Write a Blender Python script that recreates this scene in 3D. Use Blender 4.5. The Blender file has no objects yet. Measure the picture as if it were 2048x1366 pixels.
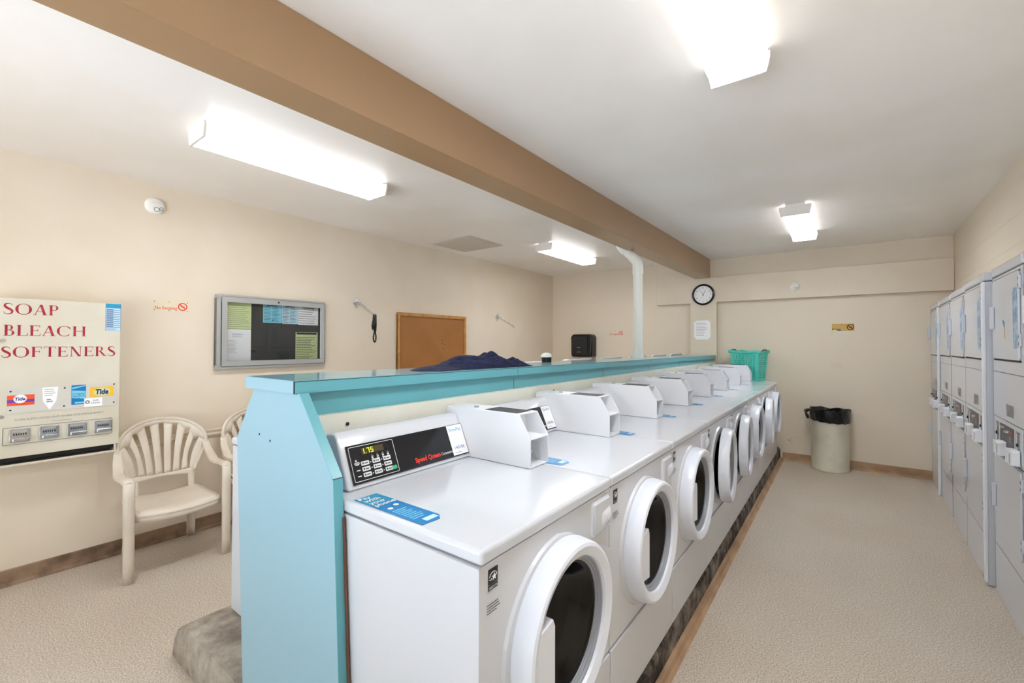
import bpy, bmesh, math, random
from mathutils import Matrix, Vector
random.seed(7)
SC = bpy.context.scene
COL = SC.collection

# ------------------------------------------------------------------ camera
H = 1.56
F_PX, YAW, PITCH, ROLL, PPY = 882.1, 0.643216, 0.0136452, -0.00247353, 674.62
fw = Vector((-math.sin(YAW)*math.cos(PITCH), math.cos(YAW)*math.cos(PITCH), math.sin(PITCH)))
rt = Vector((math.cos(YAW), math.sin(YAW), 0)); up = rt.cross(fw)
rr = rt*math.cos(ROLL) - up*math.sin(ROLL); uu = up*math.cos(ROLL) + rt*math.sin(ROLL)
cam_d = bpy.data.cameras.new('camera'); cam = bpy.data.objects.new('camera', cam_d); COL.objects.link(cam)
cam_d.sensor_width = 36; cam_d.lens = F_PX/2048*36; cam_d.shift_y = (PPY-683)/2048
cam_d.clip_start = 0.05
cam.matrix_world = Matrix(((rr.x, uu.x, -fw.x, 0), (rr.y, uu.y, -fw.y, 0), (rr.z, uu.z, -fw.z, H), (0, 0, 0, 1)))
SC.camera = cam

# ------------------------------------------------------------------ world, daylight, exposure
w = bpy.data.worlds.new('world'); SC.world = w; w.use_nodes = True
bg = w.node_tree.nodes['Background']; bg.inputs[0].default_value = (0.82, 0.92, 1.0, 1); bg.inputs[1].default_value = 1.6
sun_d = bpy.data.lights.new('sun', 'SUN'); sun_d.energy = 52; sun_d.angle = math.radians(2); sun_d.color = (1.0, 1.0, 1.0)
sun = bpy.data.objects.new('sun', sun_d); COL.objects.link(sun); sun.rotation_euler = (math.radians(-14), math.radians(-52), 0)
LAMP_STRENGTH = 25.0
vs = SC.view_settings
SC.display_settings.display_device = 'sRGB'
vs.view_transform = 'Standard'; vs.look = 'None'; vs.exposure = 0.38; vs.gamma = 1.0; vs.use_curve_mapping = False
cy = SC.cycles
cy.max_bounces = 14; cy.diffuse_bounces = 10; cy.glossy_bounces = 5; cy.transmission_bounces = 8
cy.sample_clamp_indirect = 0; cy.caustics_reflective = False; cy.caustics_refractive = False
cy.use_denoising = True

# ------------------------------------------------------------------ materials
def lin(c):
    o = []
    for v in c:
        v = v/255.0
        o.append(v/12.92 if v <= 0.04045 else ((v+0.055)/1.055)**2.4)
    return (o[0], o[1], o[2], 1)

def mat(name, rgb, rough=0.5, metal=0.0, spec=0.5, coat=0.0, emit=0.0, bump=None, mottle=None, alpha=1.0, trans=0.0, ior=1.45):
    m = bpy.data.materials.new(name); m.use_nodes = True
    nt = m.node_tree; b = nt.nodes['Principled BSDF']
    b.inputs['Base Color'].default_value = lin(rgb); b.inputs['Roughness'].default_value = rough
    b.inputs['Metallic'].default_value = metal; b.inputs['Specular IOR Level'].default_value = spec
    b.inputs['Coat Weight'].default_value = coat; b.inputs['Alpha'].default_value = alpha
    b.inputs['Transmission Weight'].default_value = trans; b.inputs['IOR'].default_value = ior
    if emit:
        b.inputs['Emission Color'].default_value = lin(rgb); b.inputs['Emission Strength'].default_value = emit
    tc = nt.nodes.new('ShaderNodeTexCoord')
    if mottle:   # (rgb2, scale, low, high, detail)
        n = nt.nodes.new('ShaderNodeTexNoise'); n.inputs['Scale'].default_value = mottle[1]; n.inputs['Detail'].default_value = mottle[4]
        nt.links.new(tc.outputs['Object'], n.inputs['Vector'])
        r = nt.nodes.new('ShaderNodeValToRGB'); r.color_ramp.elements[0].position = mottle[2]; r.color_ramp.elements[1].position = mottle[3]
        r.color_ramp.elements[0].color = lin(rgb); r.color_ramp.elements[1].color = lin(mottle[0])
        nt.links.new(n.outputs['Fac'], r.inputs['Fac']); nt.links.new(r.outputs['Color'], b.inputs['Base Color'])
    if bump:     # (scale, strength, distance)
        n2 = nt.nodes.new('ShaderNodeTexNoise'); n2.inputs['Scale'].default_value = bump[0]; n2.inputs['Detail'].default_value = 4
        nt.links.new(tc.outputs['Object'], n2.inputs['Vector'])
        bp = nt.nodes.new('ShaderNodeBump'); bp.inputs['Strength'].default_value = bump[1]; bp.inputs['Distance'].default_value = bump[2]
        nt.links.new(n2.outputs['Fac'], bp.inputs['Height']); nt.links.new(bp.outputs['Normal'], b.inputs['Normal'])
    return m

M = {}
M['wall'] = mat('wall_paint', (222, 210, 192), 0.55, bump=(60, 0.12, 0.004), mottle=((218, 205, 185), 1.3, 0.42, 0.6, 3))
M['ceiling'] = mat('ceiling_paint', (240, 237, 234), 0.32, bump=(35, 0.10, 0.006), mottle=((234, 229, 223), 1.0, 0.4, 0.62, 3))
M['beam'] = mat('beam_paint', (156, 124, 90), 0.28, spec=0.7, bump=(25, 0.1, 0.005))
M['tan'] = mat('cove_base_tan', (178, 146, 114), 0.5, mottle=((152, 120, 92), 6, 0.4, 0.7, 5))
M['stonebase'] = mat('cove_base_worn', (150, 124, 100), 0.55, mottle=((104, 84, 66), 9, 0.38, 0.66, 6), bump=(40, 0.2, 0.004))
M['white'] = mat('appliance_enamel', (204, 208, 215), 0.11, spec=0.4)
M['white2'] = mat('appliance_panel', (204, 207, 213), 0.22)
M['box'] = mat('powder_coat_white', (228, 230, 235), 0.38)
M['ringw'] = mat('door_plastic_white', (224, 229, 240), 0.28)
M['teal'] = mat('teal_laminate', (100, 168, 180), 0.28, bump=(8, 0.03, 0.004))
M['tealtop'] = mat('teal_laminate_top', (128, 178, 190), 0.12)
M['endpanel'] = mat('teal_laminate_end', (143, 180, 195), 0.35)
M['board'] = mat('painted_backboard', (224, 225, 216), 0.4, mottle=((214, 213, 200), 5, 0.4, 0.7, 4))
M['dark'] = mat('dark_gap', (16, 16, 17), 0.6)
M['seam'] = mat('seam_grey', (92, 94, 98), 0.6)
M['black'] = mat('black_plastic', (12, 12, 13), 0.22)
M['panelblack'] = mat('panel_black', (28, 29, 33), 0.16)
M['keywhite'] = mat('key_white', (216, 219, 222), 0.4)
M['keygreen'] = mat('key_green', (45, 172, 120), 0.4)
M['inkwhite'] = mat('ink_white', (235, 238, 240), 0.5)
M['inkred'] = mat('ink_red', (226, 58, 42), 0.5)
M['inkblack'] = mat('ink_black', (30, 30, 32), 0.5)
M['inkgrey'] = mat('ink_grey', (118, 120, 122), 0.6)
M['inkblue'] = mat('ink_blue', (62, 120, 170), 0.5)
M['inknavy'] = mat('ink_navy', (38, 42, 120), 0.5)
M['crimson'] = mat('crimson_paint', (158, 26, 46), 0.5, mottle=((196, 70, 86), 30, 0.55, 0.75, 2))
M['led'] = mat('led_yellow', (220, 235, 40), 0.5, emit=0.7)
M['ledoff'] = mat('led_off', (66, 58, 26), 0.4)
M['sticker_blue'] = mat('sticker_blue', (20, 122, 186), 0.35)
M['sticker_teal'] = mat('sticker_teal', (26, 148, 190), 0.35)
M['paper'] = mat('paper_white', (242, 242, 244), 0.7)
M['paper_green'] = mat('paper_green', (206, 216, 158), 0.7)
M['paper_blue'] = mat('paper_blue', (126, 204, 226), 0.7)
M['paper_pale'] = mat('paper_pale_blue', (186, 220, 236), 0.7)
M['alu'] = mat('brushed_aluminium', (186, 187, 186), 0.38, metal=0.55)
M['chrome'] = mat('chrome', (205, 207, 212), 0.16, metal=1.0)
M['steel'] = mat('dark_steel', (60, 62, 66), 0.3, metal=0.9)
M['felt'] = mat('dark_board_felt', (52, 50, 47), 0.7)
M['gasket'] = mat('grey_gasket', (150, 154, 162), 0.35)
M['drum'] = mat('drum_interior', (15, 15, 17), 0.3, metal=0.4)
M['vending'] = mat('vending_cream', (213, 208, 192), 0.35, mottle=((206, 199, 180), 2.5, 0.4, 0.65, 3))
M['chair'] = mat('ivory_resin', (216, 206, 190), 0.33, mottle=((208, 196, 180), 6, 0.4, 0.7, 3))
M['cork'] = mat('tan_hardboard', (166, 112, 58), 0.6, mottle=((156, 104, 52), 3, 0.4, 0.7, 3))
M['pine'] = mat('pine_trim', (196, 142, 76), 0.45, mottle=((172, 118, 60), 12, 0.4, 0.7, 5))
M['pvc'] = mat('white_pvc', (226, 228, 222), 0.3)
M['basket'] = mat('turquoise_plastic', (84, 204, 190), 0.4)
M['baskethandle'] = mat('dark_handle', (74, 76, 82), 0.5)
M['can'] = mat('can_plastic', (222, 218, 200), 0.45, mottle=((204, 199, 180), 5, 0.45, 0.75, 6))
M['bag'] = mat('black_bag_film', (10, 10, 11), 0.28, bump=(22, 0.9, 0.02))
M['navy'] = mat('navy_cloth', (17, 22, 54), 0.85, bump=(220, 0.4, 0.002), mottle=((28, 36, 76), 40, 0.45, 0.7, 3))
M['smoke'] = mat('detector_white', (232, 230, 224), 0.45)
M['lens'] = mat('prismatic_lens', (250, 252, 255), 0.4, emit=LAMP_STRENGTH)
M['lensside'] = mat('prismatic_lens_side', (252, 252, 252), 0.4, emit=LAMP_STRENGTH*0.075)
M['fixture'] = mat('fixture_white', (225, 220, 214), 0.35)
M['ventg'] = mat('vent_grey', (208, 201, 190), 0.5)
M['cover'] = mat('cover_sheet', (206, 204, 196), 0.3)
M['signy'] = mat('sign_yellow', (206, 166, 84), 0.5)
M['signcream'] = mat('sign_cream', (222, 212, 184), 0.4)
M['orange'] = mat('label_orange', (232, 88, 44), 0.4)
M['purple'] = mat('label_purple', (110, 66, 170), 0.4)
M['yellow'] = mat('label_yellow', (240, 190, 60), 0.4)
M['strip'] = mat('strip_blue', (112, 150, 190), 0.45, mottle=((176, 196, 214), 28, 0.45, 0.6, 2))
M['ctrl'] = mat('control_dark', (52, 52, 58), 0.3)
M['ctrlgrey'] = mat('control_grey', (140, 138, 136), 0.35, mottle=((96, 95, 95), 60, 0.45, 0.6, 2))
M['burg'] = mat('control_burgundy', (126, 36, 54), 0.3)
M['gapshade'] = mat('gap_shade_brown', (112, 74, 60), 0.6)  # gap shadow beside the end panel, put into the colour
M['outdoor'] = mat('outdoor_concrete', (200, 206, 214), 0.8)  # cool tint chosen for the light it bounces indoors

def pane(name, tint, fac, rough=0.0):
    m = bpy.data.materials.new(name); m.use_nodes = True; nt = m.node_tree; nt.nodes.remove(nt.nodes['Principled BSDF']); out = nt.nodes['Material Output']
    tr = nt.nodes.new('ShaderNodeBsdfTransparent'); tr.inputs[0].default_value = lin(tint); gl = nt.nodes.new('ShaderNodeBsdfGlossy'); gl.inputs['Roughness'].default_value = rough
    fn = nt.nodes.new('ShaderNodeFresnel'); fn.inputs[0].default_value = 1.5
    mu = nt.nodes.new('ShaderNodeMath'); mu.operation = 'MULTIPLY'; mu.inputs[1].default_value = fac; nt.links.new(fn.outputs[0], mu.inputs[0])
    mx = nt.nodes.new('ShaderNodeMixShader'); nt.links.new(mu.outputs[0], mx.inputs[0]); nt.links.new(tr.outputs[0], mx.inputs[1]); nt.links.new(gl.outputs[0], mx.inputs[2]); nt.links.new(mx.outputs[0], out.inputs[0])
    return m
M['glass'] = pane('clear_glass', (254, 255, 255), 0.6)
M['doorglass'] = pane('tinted_door_glass', (104, 108, 112), 0.8, 0.02)
def floor_mat():
    m = bpy.data.materials.new('speckled_epoxy_floor'); m.use_nodes = True; nt = m.node_tree; b = nt.nodes['Principled BSDF']
    tc = nt.nodes.new('ShaderNodeTexCoord')
    def noise(sc, det=2):
        n = nt.nodes.new('ShaderNodeTexNoise'); n.inputs['Scale'].default_value = sc; n.inputs['Detail'].default_value = det
        nt.links.new(tc.outputs['Object'], n.inputs['Vector']); return n
    def ramp(n, p0, p1, c0, c1):
        r = nt.nodes.new('ShaderNodeValToRGB'); r.color_ramp.elements[0].position = p0; r.color_ramp.elements[1].position = p1
        r.color_ramp.elements[0].color = c0; r.color_ramp.elements[1].color = c1; nt.links.new(n.outputs['Fac'], r.inputs['Fac']); return r
    def mix(a, bb, fac, mode='MIX'):
        x = nt.nodes.new('ShaderNodeMix'); x.data_type = 'RGBA'; x.blend_type = mode
        if isinstance(fac, float): x.inputs[0].default_value = fac
        else: nt.links.new(fac, x.inputs[0])
        nt.links.new(a, x.inputs[6]); nt.links.new(bb, x.inputs[7]); return x.outputs[2]
    fine = ramp(noise(130, 4), 0.36, 0.62, lin((110, 97, 82)), lin((218, 208, 194)))
    big = ramp(noise(0.9, 4), 0.35, 0.68, lin((200, 184, 164)), lin((216, 206, 192)))
    spots = ramp(noise(260, 1), 0.64, 0.70, (0, 0, 0, 1), (1, 1, 1, 1))
    c = mix(big.outputs['Color'], fine.outputs['Color'], 0.55)
    lt = nt.nodes.new('ShaderNodeRGB'); lt.outputs[0].default_value = lin((224, 216, 204))
    c = mix(c, lt.outputs[0], spots.outputs['Color'])
    nt.links.new(c, b.inputs['Base Color'])
    b.inputs['Roughness'].default_value = 0.5
    bp = nt.nodes.new('ShaderNodeBump'); bp.inputs['Strength'].default_value = 0.6; bp.inputs['Distance'].default_value = 0.004
    nt.links.new(noise(150, 3).outputs['Fac'], bp.inputs['Height']); nt.links.new(bp.outputs['Normal'], b.inputs['Normal'])
    return m
M['floor'] = floor_mat()

def pad_mat():
    m = mat('stained_concrete', (158, 150, 138), 0.7, bump=(18, 0.5, 0.012)); nt = m.node_tree; b = nt.nodes['Principled BSDF']
    tc = nt.nodes.new('ShaderNodeTexCoord')
    n = nt.nodes.new('ShaderNodeTexNoise'); n.inputs['Scale'].default_value = 7; n.inputs['Detail'].default_value = 8; n.inputs['Roughness'].default_value = 0.7; n.inputs['Distortion'].default_value = 0.25
    nt.links.new(tc.outputs['Object'], n.inputs['Vector'])
    r = nt.nodes.new('ShaderNodeValToRGB'); r.color_ramp.elements[0].position = 0.36; r.color_ramp.elements[1].position = 0.72
    r.color_ramp.elements[0].color = lin((128, 116, 104)); r.color_ramp.elements[1].color = lin((196, 188, 174))
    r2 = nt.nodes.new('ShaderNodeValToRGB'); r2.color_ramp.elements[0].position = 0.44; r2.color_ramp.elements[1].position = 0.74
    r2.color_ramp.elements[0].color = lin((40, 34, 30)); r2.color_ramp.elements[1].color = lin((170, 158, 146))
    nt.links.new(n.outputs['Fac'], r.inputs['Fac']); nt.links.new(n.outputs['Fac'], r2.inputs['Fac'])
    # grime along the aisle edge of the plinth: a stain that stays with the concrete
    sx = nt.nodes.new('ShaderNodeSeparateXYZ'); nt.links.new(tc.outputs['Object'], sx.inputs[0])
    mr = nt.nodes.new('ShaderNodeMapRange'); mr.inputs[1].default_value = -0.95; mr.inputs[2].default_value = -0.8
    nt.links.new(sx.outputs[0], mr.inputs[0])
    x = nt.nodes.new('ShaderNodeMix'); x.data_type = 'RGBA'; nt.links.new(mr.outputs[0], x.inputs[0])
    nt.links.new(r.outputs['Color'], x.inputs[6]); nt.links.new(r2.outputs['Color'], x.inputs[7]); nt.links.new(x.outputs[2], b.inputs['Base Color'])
    return m
M['pad'] = pad_mat()

def wall_far_mat():
    # scuffs and grime low on the far wall, kept with the wall
    m = mat('wall_paint_scuffed', (222, 210, 192), 0.55, bump=(60, 0.12, 0.004)); nt = m.node_tree; b = nt.nodes['Principled BSDF']
    tc = nt.nodes.new('ShaderNodeTexCoord')
    n = nt.nodes.new('ShaderNodeTexNoise'); n.inputs['Scale'].default_value = 5.5; n.inputs['Detail'].default_value = 9; n.inputs['Distortion'].default_value = 1.6
    nt.links.new(tc.outputs['Object'], n.inputs['Vector'])
    r = nt.nodes.new('ShaderNodeValToRGB'); r.color_ramp.elements[0].position = 0.60; r.color_ramp.elements[1].position = 0.68
    r.color_ramp.elements[0].color = (0, 0, 0, 1); r.color_ramp.elements[1].color = (0.35, 0.35, 0.35, 1)
    nt.links.new(n.outputs['Fac'], r.inputs['Fac'])
    sx = nt.nodes.new('ShaderNodeSeparateXYZ'); nt.links.new(tc.outputs['Object'], sx.inputs[0])
    mz = nt.nodes.new('ShaderNodeMapRange'); mz.inputs[1].default_value = 0.75; mz.inputs[2].default_value = 0.25; nt.links.new(sx.outputs[2], mz.inputs[0])
    mx = nt.nodes.new('ShaderNodeMapRange'); mx.inputs[1].default_value = 0.0; mx.inputs[2].default_value = -0.5; nt.links.new(sx.outputs[0], mx.inputs[0])
    mu = nt.nodes.new('ShaderNodeMath'); mu.operation = 'MULTIPLY'; nt.links.new(mz.outputs[0], mu.inputs[0]); nt.links.new(mx.outputs[0], mu.inputs[1])
    mu2 = nt.nodes.new('ShaderNodeMath'); mu2.operation = 'MULTIPLY'; nt.links.new(mu.outputs[0], mu2.inputs[0]); nt.links.new(r.outputs['Color'], mu2.inputs[1])
    x = nt.nodes.new('ShaderNodeMix'); x.data_type = 'RGBA'; x.inputs[6].default_value = lin((222, 210, 192)); x.inputs[7].default_value = lin((110, 100, 92))
    nt.links.new(mu2.outputs[0], x.inputs[0]); nt.links.new(x.outputs[2], b.inputs['Base Color'])
    return m
M['wallfar'] = wall_far_mat()

def block_mat():
    m = mat('painted_block_wall', (222, 210, 192), 0.5); nt = m.node_tree; b = nt.nodes['Principled BSDF']
    tc = nt.nodes.new('ShaderNodeTexCoord'); sx = nt.nodes.new('ShaderNodeSeparateXYZ'); nt.links.new(tc.outputs['Object'], sx.inputs[0])
    cb = nt.nodes.new('ShaderNodeCombineXYZ'); nt.links.new(sx.outputs[1], cb.inputs[0]); nt.links.new(sx.outputs[2], cb.inputs[1])
    br = nt.nodes.new('ShaderNodeTexBrick'); br.inputs['Scale'].default_value = 1.0; br.inputs['Brick Width'].default_value = 0.42; br.inputs['Row Height'].default_value = 0.203
    br.inputs['Mortar Size'].default_value = 0.006; br.inputs['Mortar Smooth'].default_value = 0.6
    br.inputs['Color1'].default_value = (1, 1, 1, 1); br.inputs['Color2'].default_value = (1, 1, 1, 1); br.inputs['Mortar'].default_value = (0, 0, 0, 1)
    nt.links.new(cb.outputs[0], br.inputs['Vector'])
    bp = nt.nodes.new('ShaderNodeBump'); bp.inputs['Strength'].default_value = 0.35; bp.inputs['Distance'].default_value = 0.006
    nt.links.new(br.outputs['Color'], bp.inputs['Height']); nt.links.new(bp.outputs['Normal'], b.inputs['Normal'])
    return m
M['block'] = block_mat()

# ------------------------------------------------------------------ mesh helpers
def frame(o, ex, ey):
    ex = Vector(ex).normalized(); ey = Vector(ey).normalized(); ez = ex.cross(ey)
    return Matrix(((ex.x, ey.x, ez.x, o[0]), (ex.y, ey.y, ez.y, o[1]), (ex.z, ey.z, ez.z, o[2]), (0, 0, 0, 1)))
# frames for things seen flat on: local x = reader's right, y = up, z = out of the surface
def onleft(y, z, x=-4.29): return frame((x, y, z), (0, 1, 0), (0, 0, 1))
def onfar(x, z, y=6.98): return frame((x, y, z), (1, 0, 0), (0, 0, 1))

class MB:
    def __init__(s, mtx=None): s.v = []; s.f = []; s.m = mtx
    def add(s, vs_, fs):
        k = len(s.v)
        for v in vs_:
            v = Vector(v); s.v.append(s.m @ v if s.m is not None else v)
        s.f += [tuple(i+k for i in f) for f in fs]; return s
    def box(s, x0, y0, z0, x1, y1, z1):
        return s.add([(x0,y0,z0),(x1,y0,z0),(x1,y1,z0),(x0,y1,z0),(x0,y0,z1),(x1,y0,z1),(x1,y1,z1),(x0,y1,z1)],
                     [(0,3,2,1),(4,5,6,7),(0,1,5,4),(1,2,6,5),(2,3,7,6),(3,0,4,7)])
    def prism(s, poly, ax, t0, t1):
        def P(a, b, t): return {'x': (t, a, b), 'y': (a, t, b), 'z': (a, b, t)}[ax]
        n = len(poly)
        return s.add([P(a, b, t0) for a, b in poly]+[P(a, b, t1) for a, b in poly],
                     [tuple(range(n))[::-1], tuple(range(n, 2*n))]+[(i, (i+1) % n, n+(i+1) % n, n+i) for i in range(n)])
    def lathe(s, prof, o=(0,0,0), ax='z', n=32, a0=0.0, a1=None, sx=1.0, sy=1.0):
        full = a1 is None; a1 = 2*math.pi if full else a1
        m = n if full else n+1; vs_ = []
        for r, h in prof:
            for i in range(m):
                a = a0+(a1-a0)*i/n; c, d = r*math.cos(a)*sx, r*math.sin(a)*sy
                p = {'x': (h, c, d), 'y': (c, h, d), 'z': (c, d, h)}[ax]
                vs_.append((p[0]+o[0], p[1]+o[1], p[2]+o[2]))
        fs = []
        for j in range(len(prof)-1):
            for i in range(n):
                i2 = (i+1) % m if full else i+1
                fs.append((j*m+i, j*m+i2, (j+1)*m+i2, (j+1)*m+i))
        return s.add(vs_, fs)
    def cyl(s, o, ax, r, h, n=20, r2=None):
        r2 = r if r2 is None else r2
        return s.lathe([(0.0001, 0), (r, 0), (r2, h), (0.0001, h)], o, ax, n)
    def tube(s, pts, rad, n=10, closed=False, flat=1.0):
        pts = [Vector(p) for p in pts]; N = len(pts); vs_ = []
        prev = None
        for i, p in enumerate(pts):
            a = pts[(i-1) % N] if (closed or i > 0) else p; b = pts[(i+1) % N] if (closed or i < N-1) else p
            t = (b-a).normalized()
            if prev is None:
                q = Vector((0, 0, 1)) if abs(t.z) < 0.9 else Vector((0, 1, 0)); e1 = t.cross(q).normalized()
            else:
                e1 = (prev-t*prev.dot(t)).normalized()
            prev = e1; e2 = t.cross(e1)
            r = rad[i] if isinstance(rad, (list, tuple)) else rad
            for k in range(n):
                a_ = 2*math.pi*k/n; vs_.append(p+e1*r*math.cos(a_)*flat+e2*r*math.sin(a_))
        fs = []
        for i in range(N if closed else N-1):
            j = (i+1) % N
            for k in range(n): fs.append((i*n+k, i*n+(k+1) % n, j*n+(k+1) % n, j*n+k))
        if not closed: fs += [tuple(range(n))[::-1], tuple(range((N-1)*n, N*n))]
        return s.add(vs_, fs)
    def grid(s, fn, nu, nv, cu=False, cv=False):
        mu, mv = (nu if cu else nu+1), (nv if cv else nv+1)
        vs_ = [fn(i/nu, j/nv) for i in range(mu) for j in range(mv)]
        return s.add(vs_, [(i*mv+j, ((i+1) % mu)*mv+j, ((i+1) % mu)*mv+(j+1) % mv, i*mv+(j+1) % mv) for i in range(nu) for j in range(nv)])
    def build(s, name, m, parent=None, bevel=0.0, smooth=False, seg=2, solid=0.0, sub=0):
        me = bpy.data.meshes.new(name); me.from_pydata([tuple(v) for v in s.v], [], s.f)
        bm = bmesh.new(); bm.from_mesh(me); bmesh.ops.remove_doubles(bm, verts=bm.verts, dist=1e-6)
        bmesh.ops.recalc_face_normals(bm, faces=bm.faces); bm.to_mesh(me); bm.free()
        me.materials.append(m)
        o = bpy.data.objects.new(name, me); COL.objects.link(o)
        if parent is not None: o.parent = parent
        if solid:
            d = o.modifiers.new('solid', 'SOLIDIFY'); d.thickness = solid; d.offset = 0
        if bevel:
            b = o.modifiers.new('bevel', 'BEVEL'); b.width = bevel; b.segments = seg; b.limit_method = 'ANGLE'; b.angle_limit = math.radians(40); b.harden_normals = True
            smooth = True
        if sub:
            d = o.modifiers.new('sub', 'SUBSURF'); d.levels = sub; d.render_levels = sub
        if smooth:
            for p in me.polygons: p.use_smooth = True
            if not bevel and not sub:
                try: me.set_sharp_from_angle(angle=math.radians(38))
                except Exception: pass
        return o

def thing(name, label, cat, loc=(0, 0, 0), group=None, rotz=0.0):
    o = bpy.data.objects.new(name, None); COL.objects.link(o); o.location = loc; o.rotation_euler = (0, 0, rotz); o.empty_display_size = 0.1
    return tag(o, label, cat, group)
def tag(o, label, cat, group=None):
    o['label'] = label; o['category'] = cat
    if group: o['group'] = group
    return o
def struct(name, mb, m, **k):
    o = mb.build(name, m, None, **k); o['kind'] = 'structure'; return o
def copy_tree(o, parent=None):
    c = o.copy(); COL.objects.link(c); c.parent = parent
    for ch in list(o.children): copy_tree(ch, c)
    return c

def text(name, body, m, parent, mtx, height, width=None, align='LEFT', bold=0.0, z=0.0006, shear=0.0):
    cu = bpy.data.curves.new(name, 'FONT'); cu.body = body; cu.size = 1.0; cu.align_x = align; cu.offset = bold; cu.shear = shear; cu.resolution_u = 3
    t = bpy.data.objects.new(name, cu); COL.objects.link(t); bpy.context.view_layer.update()
    me = bpy.data.meshes.new_from_object(t.evaluated_get(bpy.context.evaluated_depsgraph_get()))
    bpy.data.objects.remove(t); bpy.data.curves.remove(cu)
    xs = [v.co.x for v in me.vertices]; x0, x1 = min(xs), max(xs)
    sy = height/0.72; sx = (width/(x1-x0)) if width else sy
    off = {'LEFT': x0, 'CENTER': (x0+x1)/2, 'RIGHT': x1}[align]
    for v in me.vertices: v.co = mtx @ Vector(((v.co.x-off)*sx, v.co.y*sy, z))
    me.materials.clear(); me.materials.append(m); me.name = name
    o = bpy.data.objects.new(name, me); COL.objects.link(o); o.parent = parent
    return o

def lines(name, m, parent, mtx, w, h, n, fill=0.5, z=0.0005, ragged=0.35, cols=1):
    """small print that cannot be read in the photograph: rows of broken dashes"""
    mb = MB(mtx); step = h/n; rnd = random.Random(n*31+int(w*9999))
    for i in range(n):
        y0 = h-(i+1)*step+step*(1-fill)/2; y1 = y0+step*fill
        for c in range(cols):
            x = w*c/cols; xe = w*(c+1)/cols-w*0.03
            xe = x+(xe-x)*(1-ragged*rnd.random())
            while x < xe:
                l = w*rnd.uniform(0.03, 0.12); x2 = min(x+l, xe)
                mb.add([(x, y0, z), (x2, y0, z), (x2, y1, z), (x, y1, z)], [(0, 1, 2, 3)]); x = x2+w*0.016
    return mb.build(name, m, parent)

def plate(mb, x0, y0, x1, y1, z=0.0, t=0.001): return mb.box(x0, y0, z, x1, y1, z+t)

def rrect(x0, y0, x1, y1, r, n=5):
    o = []
    for cx, cyy, a in ((x1-r, y1-r, 0), (x0+r, y1-r, 90), (x0+r, y0+r, 180), (x1-r, y0+r, 270)):
        for i in range(n+1):
            t = math.radians(a+90*i/n); o.append((cx+r*math.cos(t), cyy+r*math.sin(t)))
    return o

def hole_plate(mb, y0, y1, z0, z1, cyy, cz, r, x=0.0, n=48):
    """flat plate in the yz plane with a round hole"""
    vs_, fs = [], []
    for i in range(n):
        a = 2*math.pi*i/n; c, d = math.cos(a), math.sin(a); vs_.append((x, cyy+r*c, cz+r*d))
        ts = []
        if c > 1e-9: ts.append((y1-cyy)/c)
        if c < -1e-9: ts.append((y0-cyy)/c)
        if d > 1e-9: ts.append((z1-cz)/d)
        if d < -1e-9: ts.append((z0-cz)/d)
        t = min(ts); vs_.append((x, cyy+t*c, cz+t*d))
    cor = [(y1, z1), (y0, z1), (y0, z0), (y1, z0)]
    base = len(vs_); vs_ += [(x, a, b) for a, b in cor]
    for i in range(n):
        j = (i+1) % n; a, b = vs_[2*i+1], vs_[2*j+1]
        k = None
        if abs(a[1]-b[1]) > 1e-7 and abs(a[2]-b[2]) > 1e-7:
            for q, (cy_, cz_) in enumerate(cor):
                if (abs(a[1]-cy_) < 1e-7 or abs(a[2]-cz_) < 1e-7) and (abs(b[1]-cy_) < 1e-7 or abs(b[2]-cz_) < 1e-7): k = base+q
        fs.append((2*i, 2*i+1, k, 2*j+1, 2*j) if k is not None else (2*i, 2*i+1, 2*j+1, 2*j))
    return mb.add(vs_, fs)

# ------------------------------------------------------------------ room shell
XL, YF, ZC, YB = -4.29, 6.98, 2.80, -1.7
DD = 0.0270143
def xr(y): return 1.01-(YF-y)*math.tan(DD)      # right wall face
struct('floor', MB().box(XL-0.1, YB-0.1, -0.1, 1.35, YF+0.1, 0.0), M['floor'])
struct('ceiling', MB().box(XL-0.1, YB-0.1, ZC, 1.35, YF+0.1, ZC+0.1), M['ceiling'])
struct('wall_left', MB().box(XL-0.1, YB-0.1, 0, XL, YF+0.1, ZC), M['wall'])
struct('wall_far', MB().box(XL, YF, 0, 1.35, YF+0.1, ZC), M['wallfar'])
struct('wall_right', MB().prism([(xr(YB-0.1), YB-0.1), (1.35, YB-0.1), (1.35, YF), (xr(YF), YF)], 'z', 0, ZC), M['block'])
# front wall behind the camera: unseen doorway and window, shaped to balance the daylight
fr = MB()
DX0, DX1, DZ = -3.35, -1.5, 2.55
WX0, WX1, WZ0, WZ1 = -1.25, 0.75, 0.4, 2.5
xR = xr(YB)
for a in [(XL, DX0, 0, ZC), (DX0, DX1, DZ, ZC), (DX1, WX0, 0, ZC), (WX0, WX1, 0, WZ0), (WX0, WX1, WZ1, ZC), (WX1, xR, 0, ZC)]:
    fr.box(a[0], YB-0.1, a[2], a[1], YB, a[3])
struct('wall_front', fr, M['wall'])
wf = MB()
for a in [(WX0, WX1, WZ0, WZ0+0.05), (WX0, WX1, WZ1-0.05, WZ1), (WX0, WX0+0.05, WZ0, WZ1), (WX1-0.05, WX1, WZ0, WZ1), (-0.275, -0.225, WZ0, WZ1)]:
    wf.box(a[0], YB-0.08, a[2], a[1], YB-0.02, a[3])
struct('unseen_window', wf, M['alu'])
struct('unseen_ground', MB().box(-14, -14, -0.12, 11, YB-0.1, -0.02), M['outdoor'])  # unseen outdoor ground, there to bounce sunlight up onto the ceiling

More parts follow.
